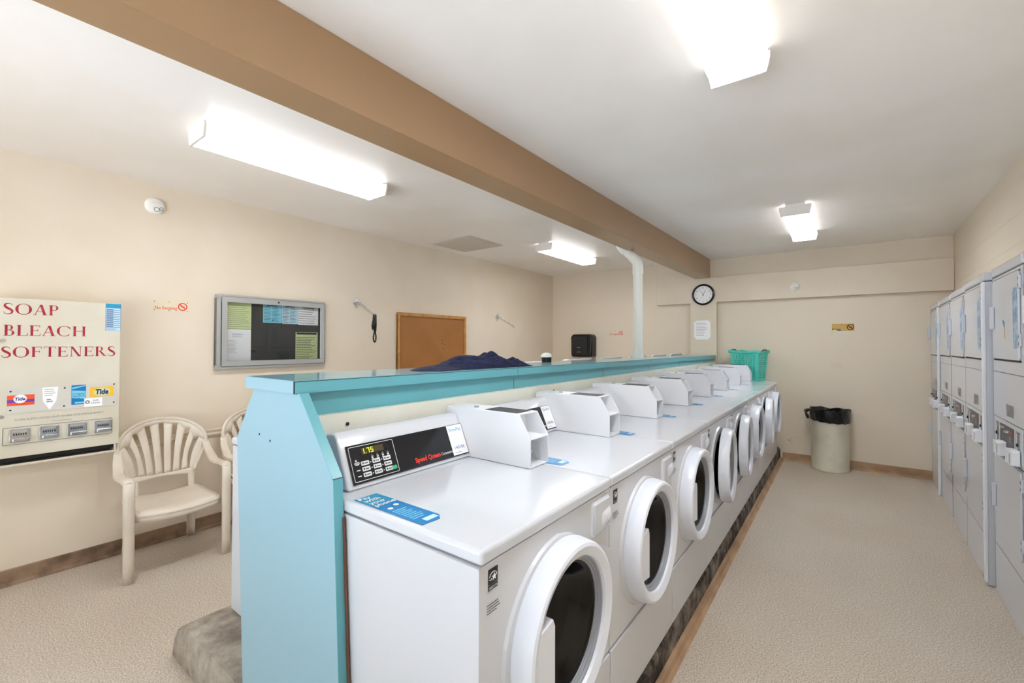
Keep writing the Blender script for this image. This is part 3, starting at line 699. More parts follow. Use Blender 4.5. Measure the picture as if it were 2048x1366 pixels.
# ------------------------------------------------------------------ stacked dryers
def make_dryer():
    # local: x = 0 front plane, +x to the wall; y from near edge to far; z up
    t = thing('stacked_dryer', '', 'dryer', group='stacked dryers along the right wall')
    Wd = 0.692
    MB().box(0.0, 0.0, 0.0, 0.20, Wd, 1.945).build('cabinet', M['white2'], t, bevel=0.004)
    MB().box(-0.008, -0.001, 1.950, 0.20, Wd+0.001, 2.005).build('top_cap', M['white'], t, bevel=0.014, seg=3)
    for z in (1.368, 1.094, 0.303): MB().box(-0.0008, 0.002, z-0.002, 0.001, Wd-0.002, z+0.002).build('panel_seam', M['seam'], t)
    MB().box(-0.0008, 0.002, 1.945, 0.004, Wd-0.002, 1.950).build('cap_gap', M['seam'], t)
    for y0 in (0.0, Wd-0.0025): MB().box(-0.0006, y0, 0.012, 0.001, y0+0.0025, 1.945).build('side_seam', M['seam'], t)
    # upper door
    ud = MB().prism(rrect(0.055, 1.447, 0.640, 1.922, 0.022), 'x', -0.013, -0.001).build('upper_door', M['white2'], t, bevel=0.004)
    MB().box(-0.006, 0.055, 1.437, 0.0, 0.640, 1.4475).build('door_gap', M['dark'], t)
    MB().box(-0.0045, 0.05, 1.922, 0.0, 0.645, 1.928).build('door_gap', M['seam'], t)
    hp = MB(); hp.prism([(0.585, 1.625), (0.612, 1.625), (0.612, 1.765), (0.585, 1.765)], 'x', -0.040, -0.013); hp.build('handle', M['white'], ud, bevel=0.006)
    for z in (1.555, 1.86):
        hg = MB(); hg.box(-0.016, 0.036, z-0.034, -0.001, 0.052, z+0.034); hg = hg.build('hinge', M['white2'], t, bevel=0.002)
        h2 = MB(); h2.box(-0.0165, 0.038, z-0.026, -0.0155, 0.050, z-0.010); h2.box(-0.0165, 0.038, z+0.010, -0.0155, 0.050, z+0.026); h2.build('hinge_screws', M['inkblack'], hg)
    fs_ = frame((-0.0135, 0.158, 1.51), (0, -1, 0), (0, 0, 1))
    st = MB(fs_); plate(st, 0, 0, 0.085, 0.325, 0, 0.0006); st = st.build('instruction_strip', M['strip'], ud)
    # lettering runs up the strip
    fv = frame((-0.0142, 0.085, 1.51), (0, 0, 1), (0, 1, 0))
    # lower door
    ld = MB().prism(rrect(0.055, 0.400, 0.640, 0.868, 0.022), 'x', -0.013, -0.001).build('lower_door', M['white2'], t, bevel=0.004)
    hp = MB(); hp.prism([(0.585, 0.545), (0.612, 0.545), (0.612, 0.685), (0.585, 0.685)], 'x', -0.040, -0.013); hp.build('handle', M['white'], ld, bevel=0.006)
    for z in (0.49, 0.80):
        hg = MB(); hg.box(-0.016, 0.036, z-0.034, -0.001, 0.052, z+0.034); hg = hg.build('hinge', M['white2'], t, bevel=0.002)
        h2 = MB(); h2.box(-0.0165, 0.038, z-0.026, -0.0155, 0.050, z-0.010); h2.box(-0.0165, 0.038, z+0.010, -0.0155, 0.050, z+0.026); h2.build('hinge_screws', M['inkblack'], hg)
    # rating plate
    rp = MB(); rp.box(-0.0012, 0.225, 1.125, 0, 0.375, 1.192); rp = rp.build('rating_plate', M['ctrlgrey'], t)
    # faint lint-screen note
    # control band
    MB().box(-0.006, 0.03, 0.905, 0.0, Wd-0.03, 1.088).build('control_band', M['white2'], t, bevel=0.003)
    c = MB(); c.box(-0.0085, 0.195, 0.935, -0.0055, 0.500, 1.070); c = c.build('control_panel', M['ctrl'], t)
    q = MB(); q.box(-0.0095, 0.215, 1.030, -0.0084, 0.330, 1.052); q.build('accent_stripe', M['burg'], c)
    q = MB(); q.box(-0.0095, 0.245, 0.985, -0.0084, 0.290, 1.020); q.box(-0.0095, 0.395, 0.985, -0.0084, 0.440, 1.025); q.build('selector_keys', M['ctrlgrey'], c)
    q = MB(); q.box(-0.018, 0.345, 1.028, -0.0084, 0.375, 1.042); q.box(-0.0130, 0.43, 1.045, -0.0084, 0.49, 1.055); q.build('chrome_latch', M['chrome'], c)
    for y0 in (0.085, 0.545):
        k = MB(); k.box(-0.0085, y0, 0.935, -0.0055, y0+0.062, 1.068); k = k.build('coin_plate', M['ctrlgrey'], t)
        s2 = MB(); s2.box(-0.0095, y0+0.040, 0.945, -0.0084, y0+0.048, 1.058); s2.build('slot_mark', M['paper'], k)
        s3 = MB(); s3.cyl((-0.0085, y0+0.030, 1.0), 'x', 0.009, -0.008, 10); s3.build('coin_button', M['inkblack'], k)
    # slide-in coin chutes
    for y0 in (0.06, 0.34):
        k = MB(); k.prism([(-0.010, 0.896), (-0.056, 0.896), (-0.056, 0.968), (-0.010, 0.976)], 'y', y0, y0+0.09)
        k = k.build('coin_chute', M['box'], t, bevel=0.003)
        s2 = MB(); s2.box(-0.0572, y0+0.03, 0.905, -0.056, y0+0.036, 0.955); s2.build('chute_slot', M['steel'], k)
        k2 = MB(); k2.box(-0.05, y0+0.127, 0.89, -0.010, y0+0.15, 0.968); k2.build('coin_slide', M['box'], t, bevel=0.002)
    MB().box(-0.004, 0.03, 0.876, 0.0, Wd-0.03, 0.881).build('lint_drawer_gap', M['seam'], t)
    return t
dry = make_dryer()
DR = [ # near-edge y, x of front plane at near edge, yaw
      (6.275, 0.800, 'farthest stacked dryer, in the corner by the far wall'),
      (5.560, 0.786, 'second stacked dryer from the far wall'),
      (4.862, 0.768, 'third stacked dryer from the far wall'),
      (4.160, 0.746, 'fourth stacked dryer from the far wall, left of the one with a blue tape scrap'),
      (3.425, 0.756, 'stacked dryer with a blue and yellow tape scrap on its upper door'),
      (2.700, 0.735, 'nearest stacked dryer, cut off by the right edge of the photo')]
for i, (y, x, lab) in enumerate(DR):
    o = dry if i == 0 else copy_tree(dry)
    o.location = (x-0.002, y, 0.0); o.rotation_euler = (0, 0, -0.0265); o.scale = (0.74 if i else 0.85, 1.0, 1.0+0.0045*i); o['label'] = lab
    if i == 4:
        q = MB(); q.add([(-0.0142, 0.365, 1.640), (-0.0142, 0.330, 1.630), (-0.0142, 0.345, 1.665), (-0.0142, 0.385, 1.675)], [(0, 1, 2, 3)]); q.build('tape_scrap', M['sticker_teal'], o, solid=0.001)
        q = MB(); q.add([(-0.0142, 0.338, 1.565), (-0.0142, 0.330, 1.565), (-0.0142, 0.334, 1.632), (-0.0142, 0.342, 1.632)], [(0, 1, 2, 3)]); q.build('tape_scrap', M['signy'], o, solid=0.001)

for o in [o for o in COL.objects if o.name in ('stacked_dryer', 'stacked_dryer.003')]:
    MB().box(-0.020, -0.006, 0.012, 0.01, 0.020, 1.945).build('corner_post', M['box'], o, bevel=0.010, seg=4)

# ------------------------------------------------------------------ serif lettering for the vending machine
def glyph(ch):
    """polygons in a unit-high cell; returns (list of polys, advance)"""
    T, t, s = 0.20, 0.045, 0.07; P = []
    def R(x0, y0, x1, y1): P.append([(x0, y0), (x1, y0), (x1, y1), (x0, y1)])
    def stem(x, w_=T):
        R(x, 0, x+w_, 1); R(x-s, 0, x+w_+s, t); R(x-s, 1-t, x+w_+s, 1)
    def D(xa, ya_, xb, yb_, w_): P.append([(xa, ya_), (xa+w_, ya_), (xb+w_, yb_), (xb, yb_)])
    def arc(cx, cy_, rx, ry, a0, a1, tmax, tmin, n=18):
        pts = []
        for i in range(n+1):
            a = math.radians(a0+(a1-a0)*i/n); w_ = tmin+(tmax-tmin)*abs(math.cos(a))**1.5
            pts.append((cx+rx*math.cos(a), cy_+ry*math.sin(a), cx+(rx-w_)*math.cos(a), cy_+(ry-tmin)*math.sin(a)))
        for p, q in zip(pts[:-1], pts[1:]): P.append([(p[0], p[1]), (q[0], q[1]), (q[2], q[3]), (p[2], p[3])])
    if ch == 'O': arc(0.62, 0.5, 0.60, 0.52, 0, 360, 0.22, 0.05, 40); return P, 1.36
    if ch == 'C':
        arc(0.62, 0.5, 0.60, 0.52, 42, 318, 0.22, 0.05, 32); P.append([(1.03, 0.70), (1.09, 0.70), (1.09, 0.90), (1.03, 0.86)]); return P, 1.26
    if ch == 'S':
        sp = [(.66,.80,.03), (.62,.93,.05), (.45,1.0,.06), (.27,.97,.10), (.15,.87,.15), (.14,.74,.18), (.25,.62,.20), (.42,.51,.21), (.58,.41,.20), (.68,.28,.18), (.64,.12,.14), (.50,.02,.08), (.32,-.01,.05), (.14,.06,.05), (.06,.22,.03)]
        for i in range(len(sp)-1):
            (x0, y0, w0), (x1, y1, w1) = sp[i], sp[i+1]
            def nrm(k):
                a = sp[max(k-1, 0)]; b = sp[min(k+1, len(sp)-1)]; dx, dy = b[0]-a[0], b[1]-a[1]; l = math.hypot(dx, dy); return -dy/l, dx/l
            n0, n1 = nrm(i), nrm(i+1)
            P.append([(x0-n0[0]*w0/2, y0-n0[1]*w0/2), (x1-n1[0]*w1/2, y1-n1[1]*w1/2), (x1+n1[0]*w1/2, y1+n1[1]*w1/2), (x0+n0[0]*w0/2, y0+n0[1]*w0/2)])
        return P, 0.86
    if ch == 'A':
        D(0.05, 0, 0.48, 1, 0.06); D(0.72, 0, 0.42, 1, 0.22); P.append([(0.22, 0.30), (0.78, 0.30), (0.77, 0.34), (0.24, 0.34)]); R(-0.03, 0, 0.22, t); R(0.62, 0, 1.04, t); return P, 1.10
    if ch == 'P': stem(0.10); arc(0.42, 0.74, 0.34, 0.26, -90, 90, 0.18, 0.05); R(0.3, 0.95, 0.44, 1.0); R(0.3, 0.48, 0.44, 0.53); return P, 0.88
    if ch == 'B': stem(0.10); arc(0.40, 0.76, 0.28, 0.24, -90, 90, 0.17, 0.05); arc(0.42, 0.27, 0.36, 0.27, -90, 90, 0.19, 0.05); R(0.3, 0.95, 0.42, 1.0); R(0.3, 0.5, 0.42, 0.55); R(0.3, 0, 0.44, 0.05); return P, 0.92
    if ch == 'L': stem(0.10); R(0.3, 0, 0.78, t); P.append([(0.72, 0), (0.80, 0), (0.84, 0.24), (0.80, 0.24)]); return P, 0.92
    if ch in 'EF':
        stem(0.10); R(0.3, 1-t, 0.80, 1); R(0.3, 0.5, 0.66, 0.5+t); R(0.63, 0.40, 0.67, 0.64); R(0.77, 0.80, 0.81, 1)
        if ch == 'E': R(0.3, 0, 0.80, t); P.append([(0.76, 0), (0.82, 0), (0.86, 0.22), (0.82, 0.22)])
        return P, 0.98
    if ch == 'H': stem(0.10); stem(0.86); R(0.3, 0.5, 0.86, 0.5+t); return P, 1.24
    if ch == 'T': R(0.38, 0, 0.58, 1); R(0.28, 0, 0.68, t); R(0.02, 1-t, 0.94, 1); R(0.0, 0.78, 0.04, 1); R(0.92, 0.78, 0.96, 1); return P, 1.06
    if ch == 'N': R(0.16, 0, 0.21, 1); R(0.92, 0, 0.97, 1); D(0.76, 0, 0.10, 1, 0.21); R(0.06, 0, 0.32, t); R(0.0, 1-t, 0.2, 1); R(0.80, 1-t, 1.08, 1); return P, 1.22
    if ch == 'R': stem(0.10); arc(0.40, 0.76, 0.32, 0.24, -90, 90, 0.18, 0.05); R(0.3, 0.95, 0.42, 1.0); R(0.3, 0.5, 0.42, 0.55); D(0.78, 0, 0.36, 0.52, 0.20); R(0.76, 0, 1.08, t); return P, 1.10
    return P, 0.5
def serif(name, body, m, parent, mtx, h, width):
    adv = [glyph(c) for c in body]; tot = sum(a for _, a in adv)-0.1; sx = width/tot; mb = MB(mtx); x = 0
    for k, (P, a) in enumerate(adv):
        for q, poly in enumerate(P):
            zz = 0.0006+0.00002*q
            mb.add([((x+px_)*sx, py_*h, zz) for px_, py_ in poly], [tuple(range(len(poly)))])
        x += a
    return mb.build(name, m, parent)

# ------------------------------------------------------------------ vending machine on left wall
t = thing('soap_vending_machine', 'cream wall-mounted soap vending machine with red SOAP BLEACH SOFTENERS lettering', 'vending machine', (XL, 0.53, 0.80))
LX = -4.10-XL
Y = lambda y: y-0.53
Z = lambda z: z-0.80
MB().box(0, Y(0.215), Z(0.846), LX, Y(0.839), Z(1.834)).build('cabinet', M['vending'], t, bevel=0.006)
MB().box(0, Y(0.235), Z(0.82), LX-0.02, Y(0.822), Z(0.846)).build('outlet_opening', M['dark'], t)
MB().prism([(0, Z(0.79)), (LX, Z(0.793)), (LX, Z(0.805)), (LX-0.01, Z(0.805)), (LX-0.02, Z(0.80)), (0, Z(0.80))], 'y', Y(0.22), Y(0.822)).build('catch_tray', M['vending'], t)
MB().box(0, Y(0.812), Z(0.79), LX-0.004, Y(0.822), Z(0.846)).build('tray_side', M['vending'], t)
fv = lambda y, z, x=LX: frame((x, Y(y), Z(z)), (0, 1, 0), (0, 0, 1))
serif('lettering', 'SOAP', M['crimson'], t, fv(0.287, 1.733), 0.066, 0.240)
serif('lettering', 'BLEACH', M['crimson'], t, fv(0.291, 1.600), 0.066, 0.368)
serif('lettering', 'SOFTENERS', M['crimson'], t, fv(0.281, 1.466), 0.065, 0.530)
f0 = fv(0.757, 1.639)
ps = MB(f0); plate(ps, 0, 0, 0.081, 0.192, 0, 0.001); ps = ps.build('price_sheet', M['paper_pale'], t)
q = MB(f0); plate(q, 0.002, 0.160, 0.079, 0.190, 0.0012, 0.0002); q.build('sheet_header', M['sticker_teal'], ps)
q = MB(f0)
for i in range(10): plate(q, 0.003, 0.026+i*0.0132, 0.078, 0.0285+i*0.0132, 0.0012, 0.0002)
for i in range(10): plate(q, 0.005, 0.031+i*0.0132, 0.040+0.001*(i % 3), 0.0355+i*0.0132, 0.0012, 0.0002)
q.tube([(0.001, 0.001, 0.0012), (0.080, 0.001, 0.0012), (0.080, 0.191, 0.0012), (0.001, 0.191, 0.0012)], 0.0008, 4, closed=True)
q.build('table_rules', M['inknavy'], ps)
lines('small_print', M['inkgrey'], ps, f0 @ Matrix.Translation((0.005, 0.004, 0.001)), 0.07, 0.018, 3, 0.4)
f1 = fv(0.309, 1.119)
wp = MB(f1); plate(wp, 0, 0, 0.510, 0.158, 0, 0.003); wp = wp.build('display_cover', M['cover'], t)
q = MB(f1)
for (a, b) in ((0.016, 0.136), (0.016, 0.020), (0.252, 0.140), (0.250, 0.022), (0.497, 0.148), (0.497, 0.022)): q.lathe([(0.0001, 0.005), (0.004, 0.0045), (0.005, 0.003)], (a, b, 0), 'z', 10)
q.build('screw', M['steel'], wp)
# four product labels behind the cover
q = MB(f1); plate(q, 0.002, 0.047, 0.117, 0.112, 0.0032, 0.0005); lb = q.build('product_label', M['orange'], t)
q = MB(f1); plate(q, 0.002, 0.066, 0.117, 0.084, 0.0038, 0.0003); q.build('label_band', M['purple'], lb)
q = MB(f1); q.lathe([(0.0001, 0.0050), (0.028, 0.0050), (0.028, 0.0042)], (0.056, 0.088, 0), 'z', 28, sy=0.95); q.build('label_oval', M['inkwhite'], lb)
text('lettering', 'Tide', M['inknavy'], lb, f1 @ Matrix.Translation((0.033, 0.078, 0.0050)), 0.020, 0.045, bold=0.03, shear=0.15)
q = MB(f1); q.prism([(0.150, 0.150), (0.222, 0.150), (0.214, 0.060), (0.184, 0.006), (0.154, 0.062)], 'z', 0.0032, 0.0037); lb = q.build('product_label', M['paper'], t)
lines('small_print', M['inkgrey'], lb, f1 @ Matrix.Translation((0.160, 0.092, 0.0034)), 0.055, 0.052, 4, 0.22)
text('lettering', 'IT\nSTAINS', M['inkgrey'], lb, f1 @ Matrix.Translation((0.168, 0.062, 0.0036)), 0.010, 0.034) if False else lines('small_print', M['inkgrey'], lb, f1 @ Matrix.Translation((0.170, 0.052, 0.0034)), 0.03, 0.026, 2, 0.6)
q = MB(f1); plate(q, 0.284, 0.025, 0.354, 0.155, 0.0032, 0.0005); lb = q.build('product_label', M['sticker_blue'], t)
q = MB(f1); q.prism([(0.286, 0.128), (0.352, 0.146), (0.352, 0.152), (0.286, 0.140)], 'z', 0.0038, 0.0042); q.prism([(0.286, 0.070), (0.352, 0.060), (0.352, 0.112), (0.286, 0.120)], 'z', 0.0038, 0.0042); plate(q, 0.300, 0.032, 0.345, 0.042, 0.0038, 0.0004); q.build('label_band', M['paper_blue'], lb)
text('lettering', 'CLOROX', M['sticker_blue'], lb, f1 @ Matrix.Translation((0.290, 0.076, 0.0040)), 0.026, 0.058, bold=0.01)
text('lettering', '2', M['sticker_blue'], lb, f1 @ Matrix.Translation((0.314, 0.061, 0.0040)), 0.012, 0.010)
q = MB(f1); plate(q, 0.374, 0.068, 0.496, 0.136, 0.0032, 0.0005); lb = q.build('product_label', M['yellow'], t)
q = MB(f1); q.lathe([(0.0001, 0.0044), (0.042, 0.0044), (0.042, 0.0038)], (0.435, 0.100, 0), 'z', 28, sy=0.72); q.build('label_oval', M['paper_green'], lb)
text('lettering', 'Tide', M['inknavy'], lb, f1 @ Matrix.Translation((0.402, 0.085, 0.0042)), 0.034, 0.066, bold=0.04, shear=0.15)
q = MB(f1); plate(q, 0.346, 0.004, 0.437, 0.062, 0.0040, 0.0005); lb = q.build('product_label', M['paper'], t)
text('lettering', 'SAFE', M['inkblack'], lb, f1 @ Matrix.Translation((0.388, 0.040, 0.0042)), 0.010, 0.030)
text('lettering', 'DESIGN', M['inkblack'], lb, f1 @ Matrix.Translation((0.380, 0.022, 0.0042)), 0.010, 0.044)
q = MB(f1); q.tube([(0.362+0.009*math.cos(a*0.5), 0.036+0.009*math.sin(a*0.5), 0.005) for a in range(13)], 0.0022, 5, closed=True); q.build('label_ring', M['inkblack'], lb)
text('lettering', 'COIN SLIDE LOCKS OUT WHEN COLUMN IS EMPTY', M['inkgrey'], t, fv(0.343, 1.071), 0.0125, 0.412)
lines('small_print', M['inkgrey'], t, fv(0.502, 1.047), 0.10, 0.006, 1, 0.4, ragged=0)
# recessed coin row with its four slides
q = MB(fv(0.296, 0.926)); q.tube([(a, b, 0.001) for a, b in rrect(0, 0, 0.503, 0.106, 0.006, 3)], 0.0012, 5, closed=True); q.build('coin_row_frame', M['seam'], t)
for i, (a, b) in enumerate(((0.323, 0.409), (0.450, 0.537), (0.578, 0.671), (0.708, 0.797))):
    f2 = fv(a, 0.940); w_ = b-a
    q = MB(f2); q.prism(rrect(0, 0, w_, 0.080, 0.004, 2), 'z', 0, 0.006); cs = q.build('coin_slide', M['chrome'], t, bevel=0.001)
    q = MB(f2)
    for k in range(6): plate(q, 0.016+k*0.010, 0.042, 0.021+k*0.010, 0.054, 0.0062, 0.0008)
    q.build('coin_slots', M['inkblack'], cs)
    q = MB(f2); q.box(0.012, 0.006, 0.006, w_-0.004, 0.026, 0.026); q.build('slide_tongue', M['chrome'], cs, bevel=0.003)
    q = MB(f2); plate(q, 0.010, 0.062, w_-0.014, 0.074, 0.0062, 0.0006); q.build('slide_plate', M['alu'], cs)
for z in (1.569, 1.103):
    MB().cyl((LX, Y(0.288), Z(z)), 'x', 0.011, 0.006, 18).build('lock', M['chrome'], t, smooth=True)

# ------------------------------------------------------------------ no smoking signs
def no_smoking(mtx, w_, h_, mm, ink, label, group='no smoking signs', words=True, parent_loc=(0, 0, 0)):
    t = thing('no_smoking_sign', label, 'sign', mtx.to_translation(), group)
    m2 = mtx.copy(); m2.translation = (0, 0, 0)
    q = MB(m2); plate(q, 0, 0, w_, h_, 0.0005, 0.002); q.build('sign_plate', mm, t)
    if words: text('lettering', 'No Smoking', ink, t, m2 @ Matrix.Translation((w_*0.045, h_*0.16, 0.0026)), h_*0.30, w_*0.62, bold=0.01)
    cx, cy_, r = w_*0.83, h_*0.5, h_*0.36
    q = MB(m2); q.tube([(cx+r*math.cos(a*math.pi/12), cy_+r*math.sin(a*math.pi/12), 0.003) for a in range(24)], h_*0.05, 5, closed=True)
    q.tube([(cx-r*0.7, cy_+r*0.7, 0.003), (cx+r*0.7, cy_-r*0.7, 0.003)], h_*0.045, 5)
    q.box(cx-r*0.5, cy_-h_*0.03, 0.0026, cx+r*0.55, cy_+h_*0.04, 0.0032)
    q.build('prohibition_symbol', ink, t)
    q = MB(m2)
    for a in (0.03, 0.44, 0.97):
        for b in (0.07, 0.93): q.lathe([(0.0001, 0.005), (h_*0.035, 0.004), (h_*0.045, 0.0025)], (w_*a, h_*b, 0), 'z', 8)
    q.build('screws', M['inkblack'], t)
    return t
no_smoking(onleft(1.068, 1.810), 0.230, 0.078, M['signcream'], M['inkred'], 'small cream No Smoking sign on the left wall above the near chair')
no_smoking(onfar(-3.165, 1.695), 0.245, 0.085, M['wall'], M['inkred'], 'faded No Smoking sign on the far wall left of the white pipe')
ns = no_smoking(onfar(-0.108, 1.729), 0.226, 0.089, M['signy'], M['inkblack'], 'ochre No Smoking sign with tape scraps on the far wall', words=False)
q = MB(); q.add([(0.02, -0.004, 0.02), (0.0, -0.006, 0.0), (-0.03, -0.012, -0.052), (-0.012, -0.010, -0.055), (0.05, -0.004, 0.018)], [(0, 1, 2, 3, 4)]); q.build('peeling_tape', M['paper_green'], ns, solid=0.001)
q = MB(); q.add([(0.0, -0.004, 0.028), (0.09, -0.004, 0.022), (0.09, -0.004, 0.015), (0.0, -0.004, 0.018)], [(0, 1, 2, 3)]); q.build('tape_edge', M['inkblack'], ns, solid=0.001)
q = MB(); q.add([(0.055, -0.005, 0.022), (0.088, -0.005, 0.026), (0.092, -0.006, 0.0), (0.062, -0.006, -0.003)], [(0, 1, 2, 3)]); q.build('blue_tape', M['inkblue'], ns, solid=0.001)

# ------------------------------------------------------------------ notice board
t = thing('notice_board', 'aluminium framed glazed notice board on the left wall', 'notice board', (XL, 1.975, 1.655))
def ringbox(mb, y0, z0, y1, z1, wd, x0, x1):
    for a in ((y0, z0, y1, z0+wd), (y0, z1-wd, y1, z1), (y0, z0+wd, y0+wd, z1-wd), (y1-wd, z0+wd, y1, z1-wd)): mb.box(x0, a[0], a[1], x1, a[2], a[3])
    return mb
ringbox(MB(), -0.488, -0.322, 0.488, 0.320, 0.034, 0.0, 0.050).build('case', M['alu'], t, bevel=0.003)
dfm = ringbox(MB(), -0.452, -0.300, 0.480, 0.303, 0.044, 0.044, 0.058).build('door_frame', M['alu'], t, bevel=0.003)
q = MB(); q.tube([(0.0575, a, b) for a, b in ((-0.452, -0.300), (0.480, -0.300), (0.480, 0.303), (-0.452, 0.303))], 0.0012, 4, closed=True); q.build('door_seam', M['inkblack'], dfm)
MB().box(0.001, -0.455, -0.29, 0.016, 0.455, 0.287).build('backing', M['felt'], t)
MB().box(0.046, -0.412, -0.262, 0.049, 0.440, 0.265).build('glass', M['glass'], t)
MB().cyl((0.058, 0.02, 0.281), 'x', 0.008, 0.004, 12).build('lock', M['steel'], dfm)
BD = [('paper_notice', 1.570, 1.682, 0.203, 0.234, 'paper_green', 'pale green notice at the top left of the notice board', 12),
      ('paper_notice', 1.568, 1.397, 0.204, 0.282, 'paper', 'white notice at the bottom left of the notice board, mostly blank', 9),
      ('paper_notice', 1.874, 1.745, 0.165, 0.173, 'paper_blue', 'bright blue notice at the top of the notice board', 11),
      ('paper_notice', 2.042, 1.742, 0.159, 0.176, 'paper_pale', 'pale blue notice between the bright blue and the white ones', 11),
      ('paper_notice', 2.203, 1.736, 0.205, 0.180, 'paper', 'white notice at the top right of the notice board', 7),
      ('paper_notice', 2.178, 1.388, 0.226, 0.276, 'paper_green', 'green notice with a black header at the bottom right of the notice board', 13)]
for i, (nm, y, z, w_, h_, mm, lab, n) in enumerate(BD):
    n_t = thing(nm, lab, 'notice', (XL+0.0162, y, z), 'papers in the notice board')
    f2 = frame((0, 0, 0), (0, 1, 0), (0, 0, 1))
    q = MB(f2); plate(q, 0, 0, w_, h_, 0, 0.0006); q.build('sheet', M[mm], n_t)
    if i == 1:
        lines('small_print', M['inkgrey'], n_t, f2 @ Matrix.Translation((0.05, h_*0.74, 0.0004)), w_*0.5, h_*0.14, 4, 0.25)
        lines('small_print', M['inkgrey'], n_t, f2 @ Matrix.Translation((0.005, h_*0.25, 0.0004)), w_*0.45, h_*0.42, 10, 0.18)
    else:
        top = 0.86 if i != 5 else 0.80
        lines('small_print', M['inkgrey'] if i == 0 else M['inkblack'], n_t, f2 @ Matrix.Translation((0.008, h_*0.05, 0.0004)), w_-0.016, h_*top, n, 0.22 if i in (0, 4) else 0.32, cols=2 if i in (2, 3) else 1)
        if i in (2, 3, 4):
            q = MB(f2); plate(q, w_*0.2, h_*0.92, w_*0.8, h_*0.96, 0.0008, 0.0002); q.build('heading', M['inkblack'], n_t)
        if i == 5:
            q = MB(f2); plate(q, 0.010, h_*0.92, w_-0.012, h_*0.985, 0.0008, 0.0002); q.build('heading', M['inkblack'], n_t)
for (y, z) in ((2.040, 1.742), (2.198, 1.728), (1.958, 1.772)):
    tag(MB().cyl((XL+0.0165, y, z), 'x', 0.005, 0.006, 10).build('push_pin', M['black'], None, smooth=True), {2.040: 'black push pin between the two blue notices', 2.198: 'black push pin between the pale blue and white notices', 1.958: 'black push pin in the bright blue notice'}[y], 'pin', 'push pins in the notice board')

# ------------------------------------------------------------------ smoke detectors
def detector(mtx, r, lab):
    t = thing('smoke_detector', lab, 'smoke detector', mtx.to_translation(), 'smoke detectors'); m2 = mtx.copy(); m2.translation = (0, 0, 0)
    q = MB(m2); q.lathe([(0.0001, 0.036), (r*0.55, 0.036), (r*0.8, 0.030), (r*0.93, 0.020), (r*0.96, 0.010), (r, 0.008), (r, 0.0)], n=32); q.build('housing', M['smoke'], t, smooth=True)
    q = MB(m2); q.lathe([(r*0.22, 0.037), (r*0.28, 0.0375), (r*0.28, 0.036)], (r*0.05, -r*0.45, 0), n=16); q.lathe([(r*0.14, 0.036), (r*0.2, 0.0372), (r*0.2, 0.036)], (r*0.5, -r*0.3, 0), n=12); q.build('test_button', M['inkgrey'], t)
    q = MB(m2); q.tube([(r*0.55*math.cos(math.radians(a)), r*0.1+r*0.3*math.sin(math.radians(a)), 0.036) for a in range(30, 160, 10)], 0.0015, 4); q.build('vent_slot', M['ventg'], t)
detector(onleft(1.070, 2.622), 0.066, 'round white smoke detector high on the left wall')
detector(onfar(-0.502, 2.320, 6.90), 0.062, 'small white smoke detector on the soffit right of the clock')

# ------------------------------------------------------------------ brown hardboard panel
t = thing('hardboard_panel', 'tan hardboard panel in a pine frame on the left wall', 'board', (XL, 4.005, 1.57))
ringbox(MB(), -0.598, -0.42, 0.598, 0.362, 0.036, 0.0, 0.030).build('frame', M['pine'], t, bevel=0.003)
MB().box(0.001, -0.56, -0.385, 0.014, 0.56, 0.326).build('panel', M['cork'], t)
q = MB()
for (a, b) in ((0.155, 0.03), (0.150, -0.015), (0.195, -0.03), (0.170, -0.085)): q.cyl((0.014, a, b), 'x', 0.008, 0.0008, 6)
q.build('hole_marks', M['inkblack'], t)

# ------------------------------------------------------------------ wall garment racks (waterfall arms)
def rack(y, z, L, lab, notch=7, yaw=0):
    t = thing('hanger_arm', lab, 'hanger', (XL, y, z), 'chrome hanger arms on the left wall')
    d = 0.046
    MB().prism([(0, -d*1.25), (d, 0), (0, d*1.25), (-d, 0)], 'x', 0.0, 0.006).build('wall_plate', M['chrome'], t)
    q = MB(); dx, dz = math.cos(math.radians(28)), -math.sin(math.radians(28))
    q.tube([(0.004, 0, 0.005), (0.05, 0, 0.002), (0.05+L*dx, 0, L*dz)], 0.0062, 8); q.tube([(0.004, 0, -0.010), (0.05, 0, -0.018), (0.05+L*dx, 0, L*dz-0.016)], 0.0042, 8)
    q.build('arm', M['chrome'], t, smooth=True)
    for k in range(notch):
        s = L*(0.08+0.9*k/(notch-1)); q = MB(); q.lathe([(0.0001, 0.012), (0.005, 0.010), (0.0075, 0.004), (0.007, -0.004)], (0.05+s*dx, 0, s*dz+0.006), 'z', 8); q.build('stud', M['chrome'], t, smooth=True)
    return t
rack(2.861, 2.001, 0.32, 'chrome slanted hanger arm with a black strap, right of the notice board')
rack(5.340, 1.961, 0.32, 'chrome slanted hanger arm on the left wall near the far corner, empty')
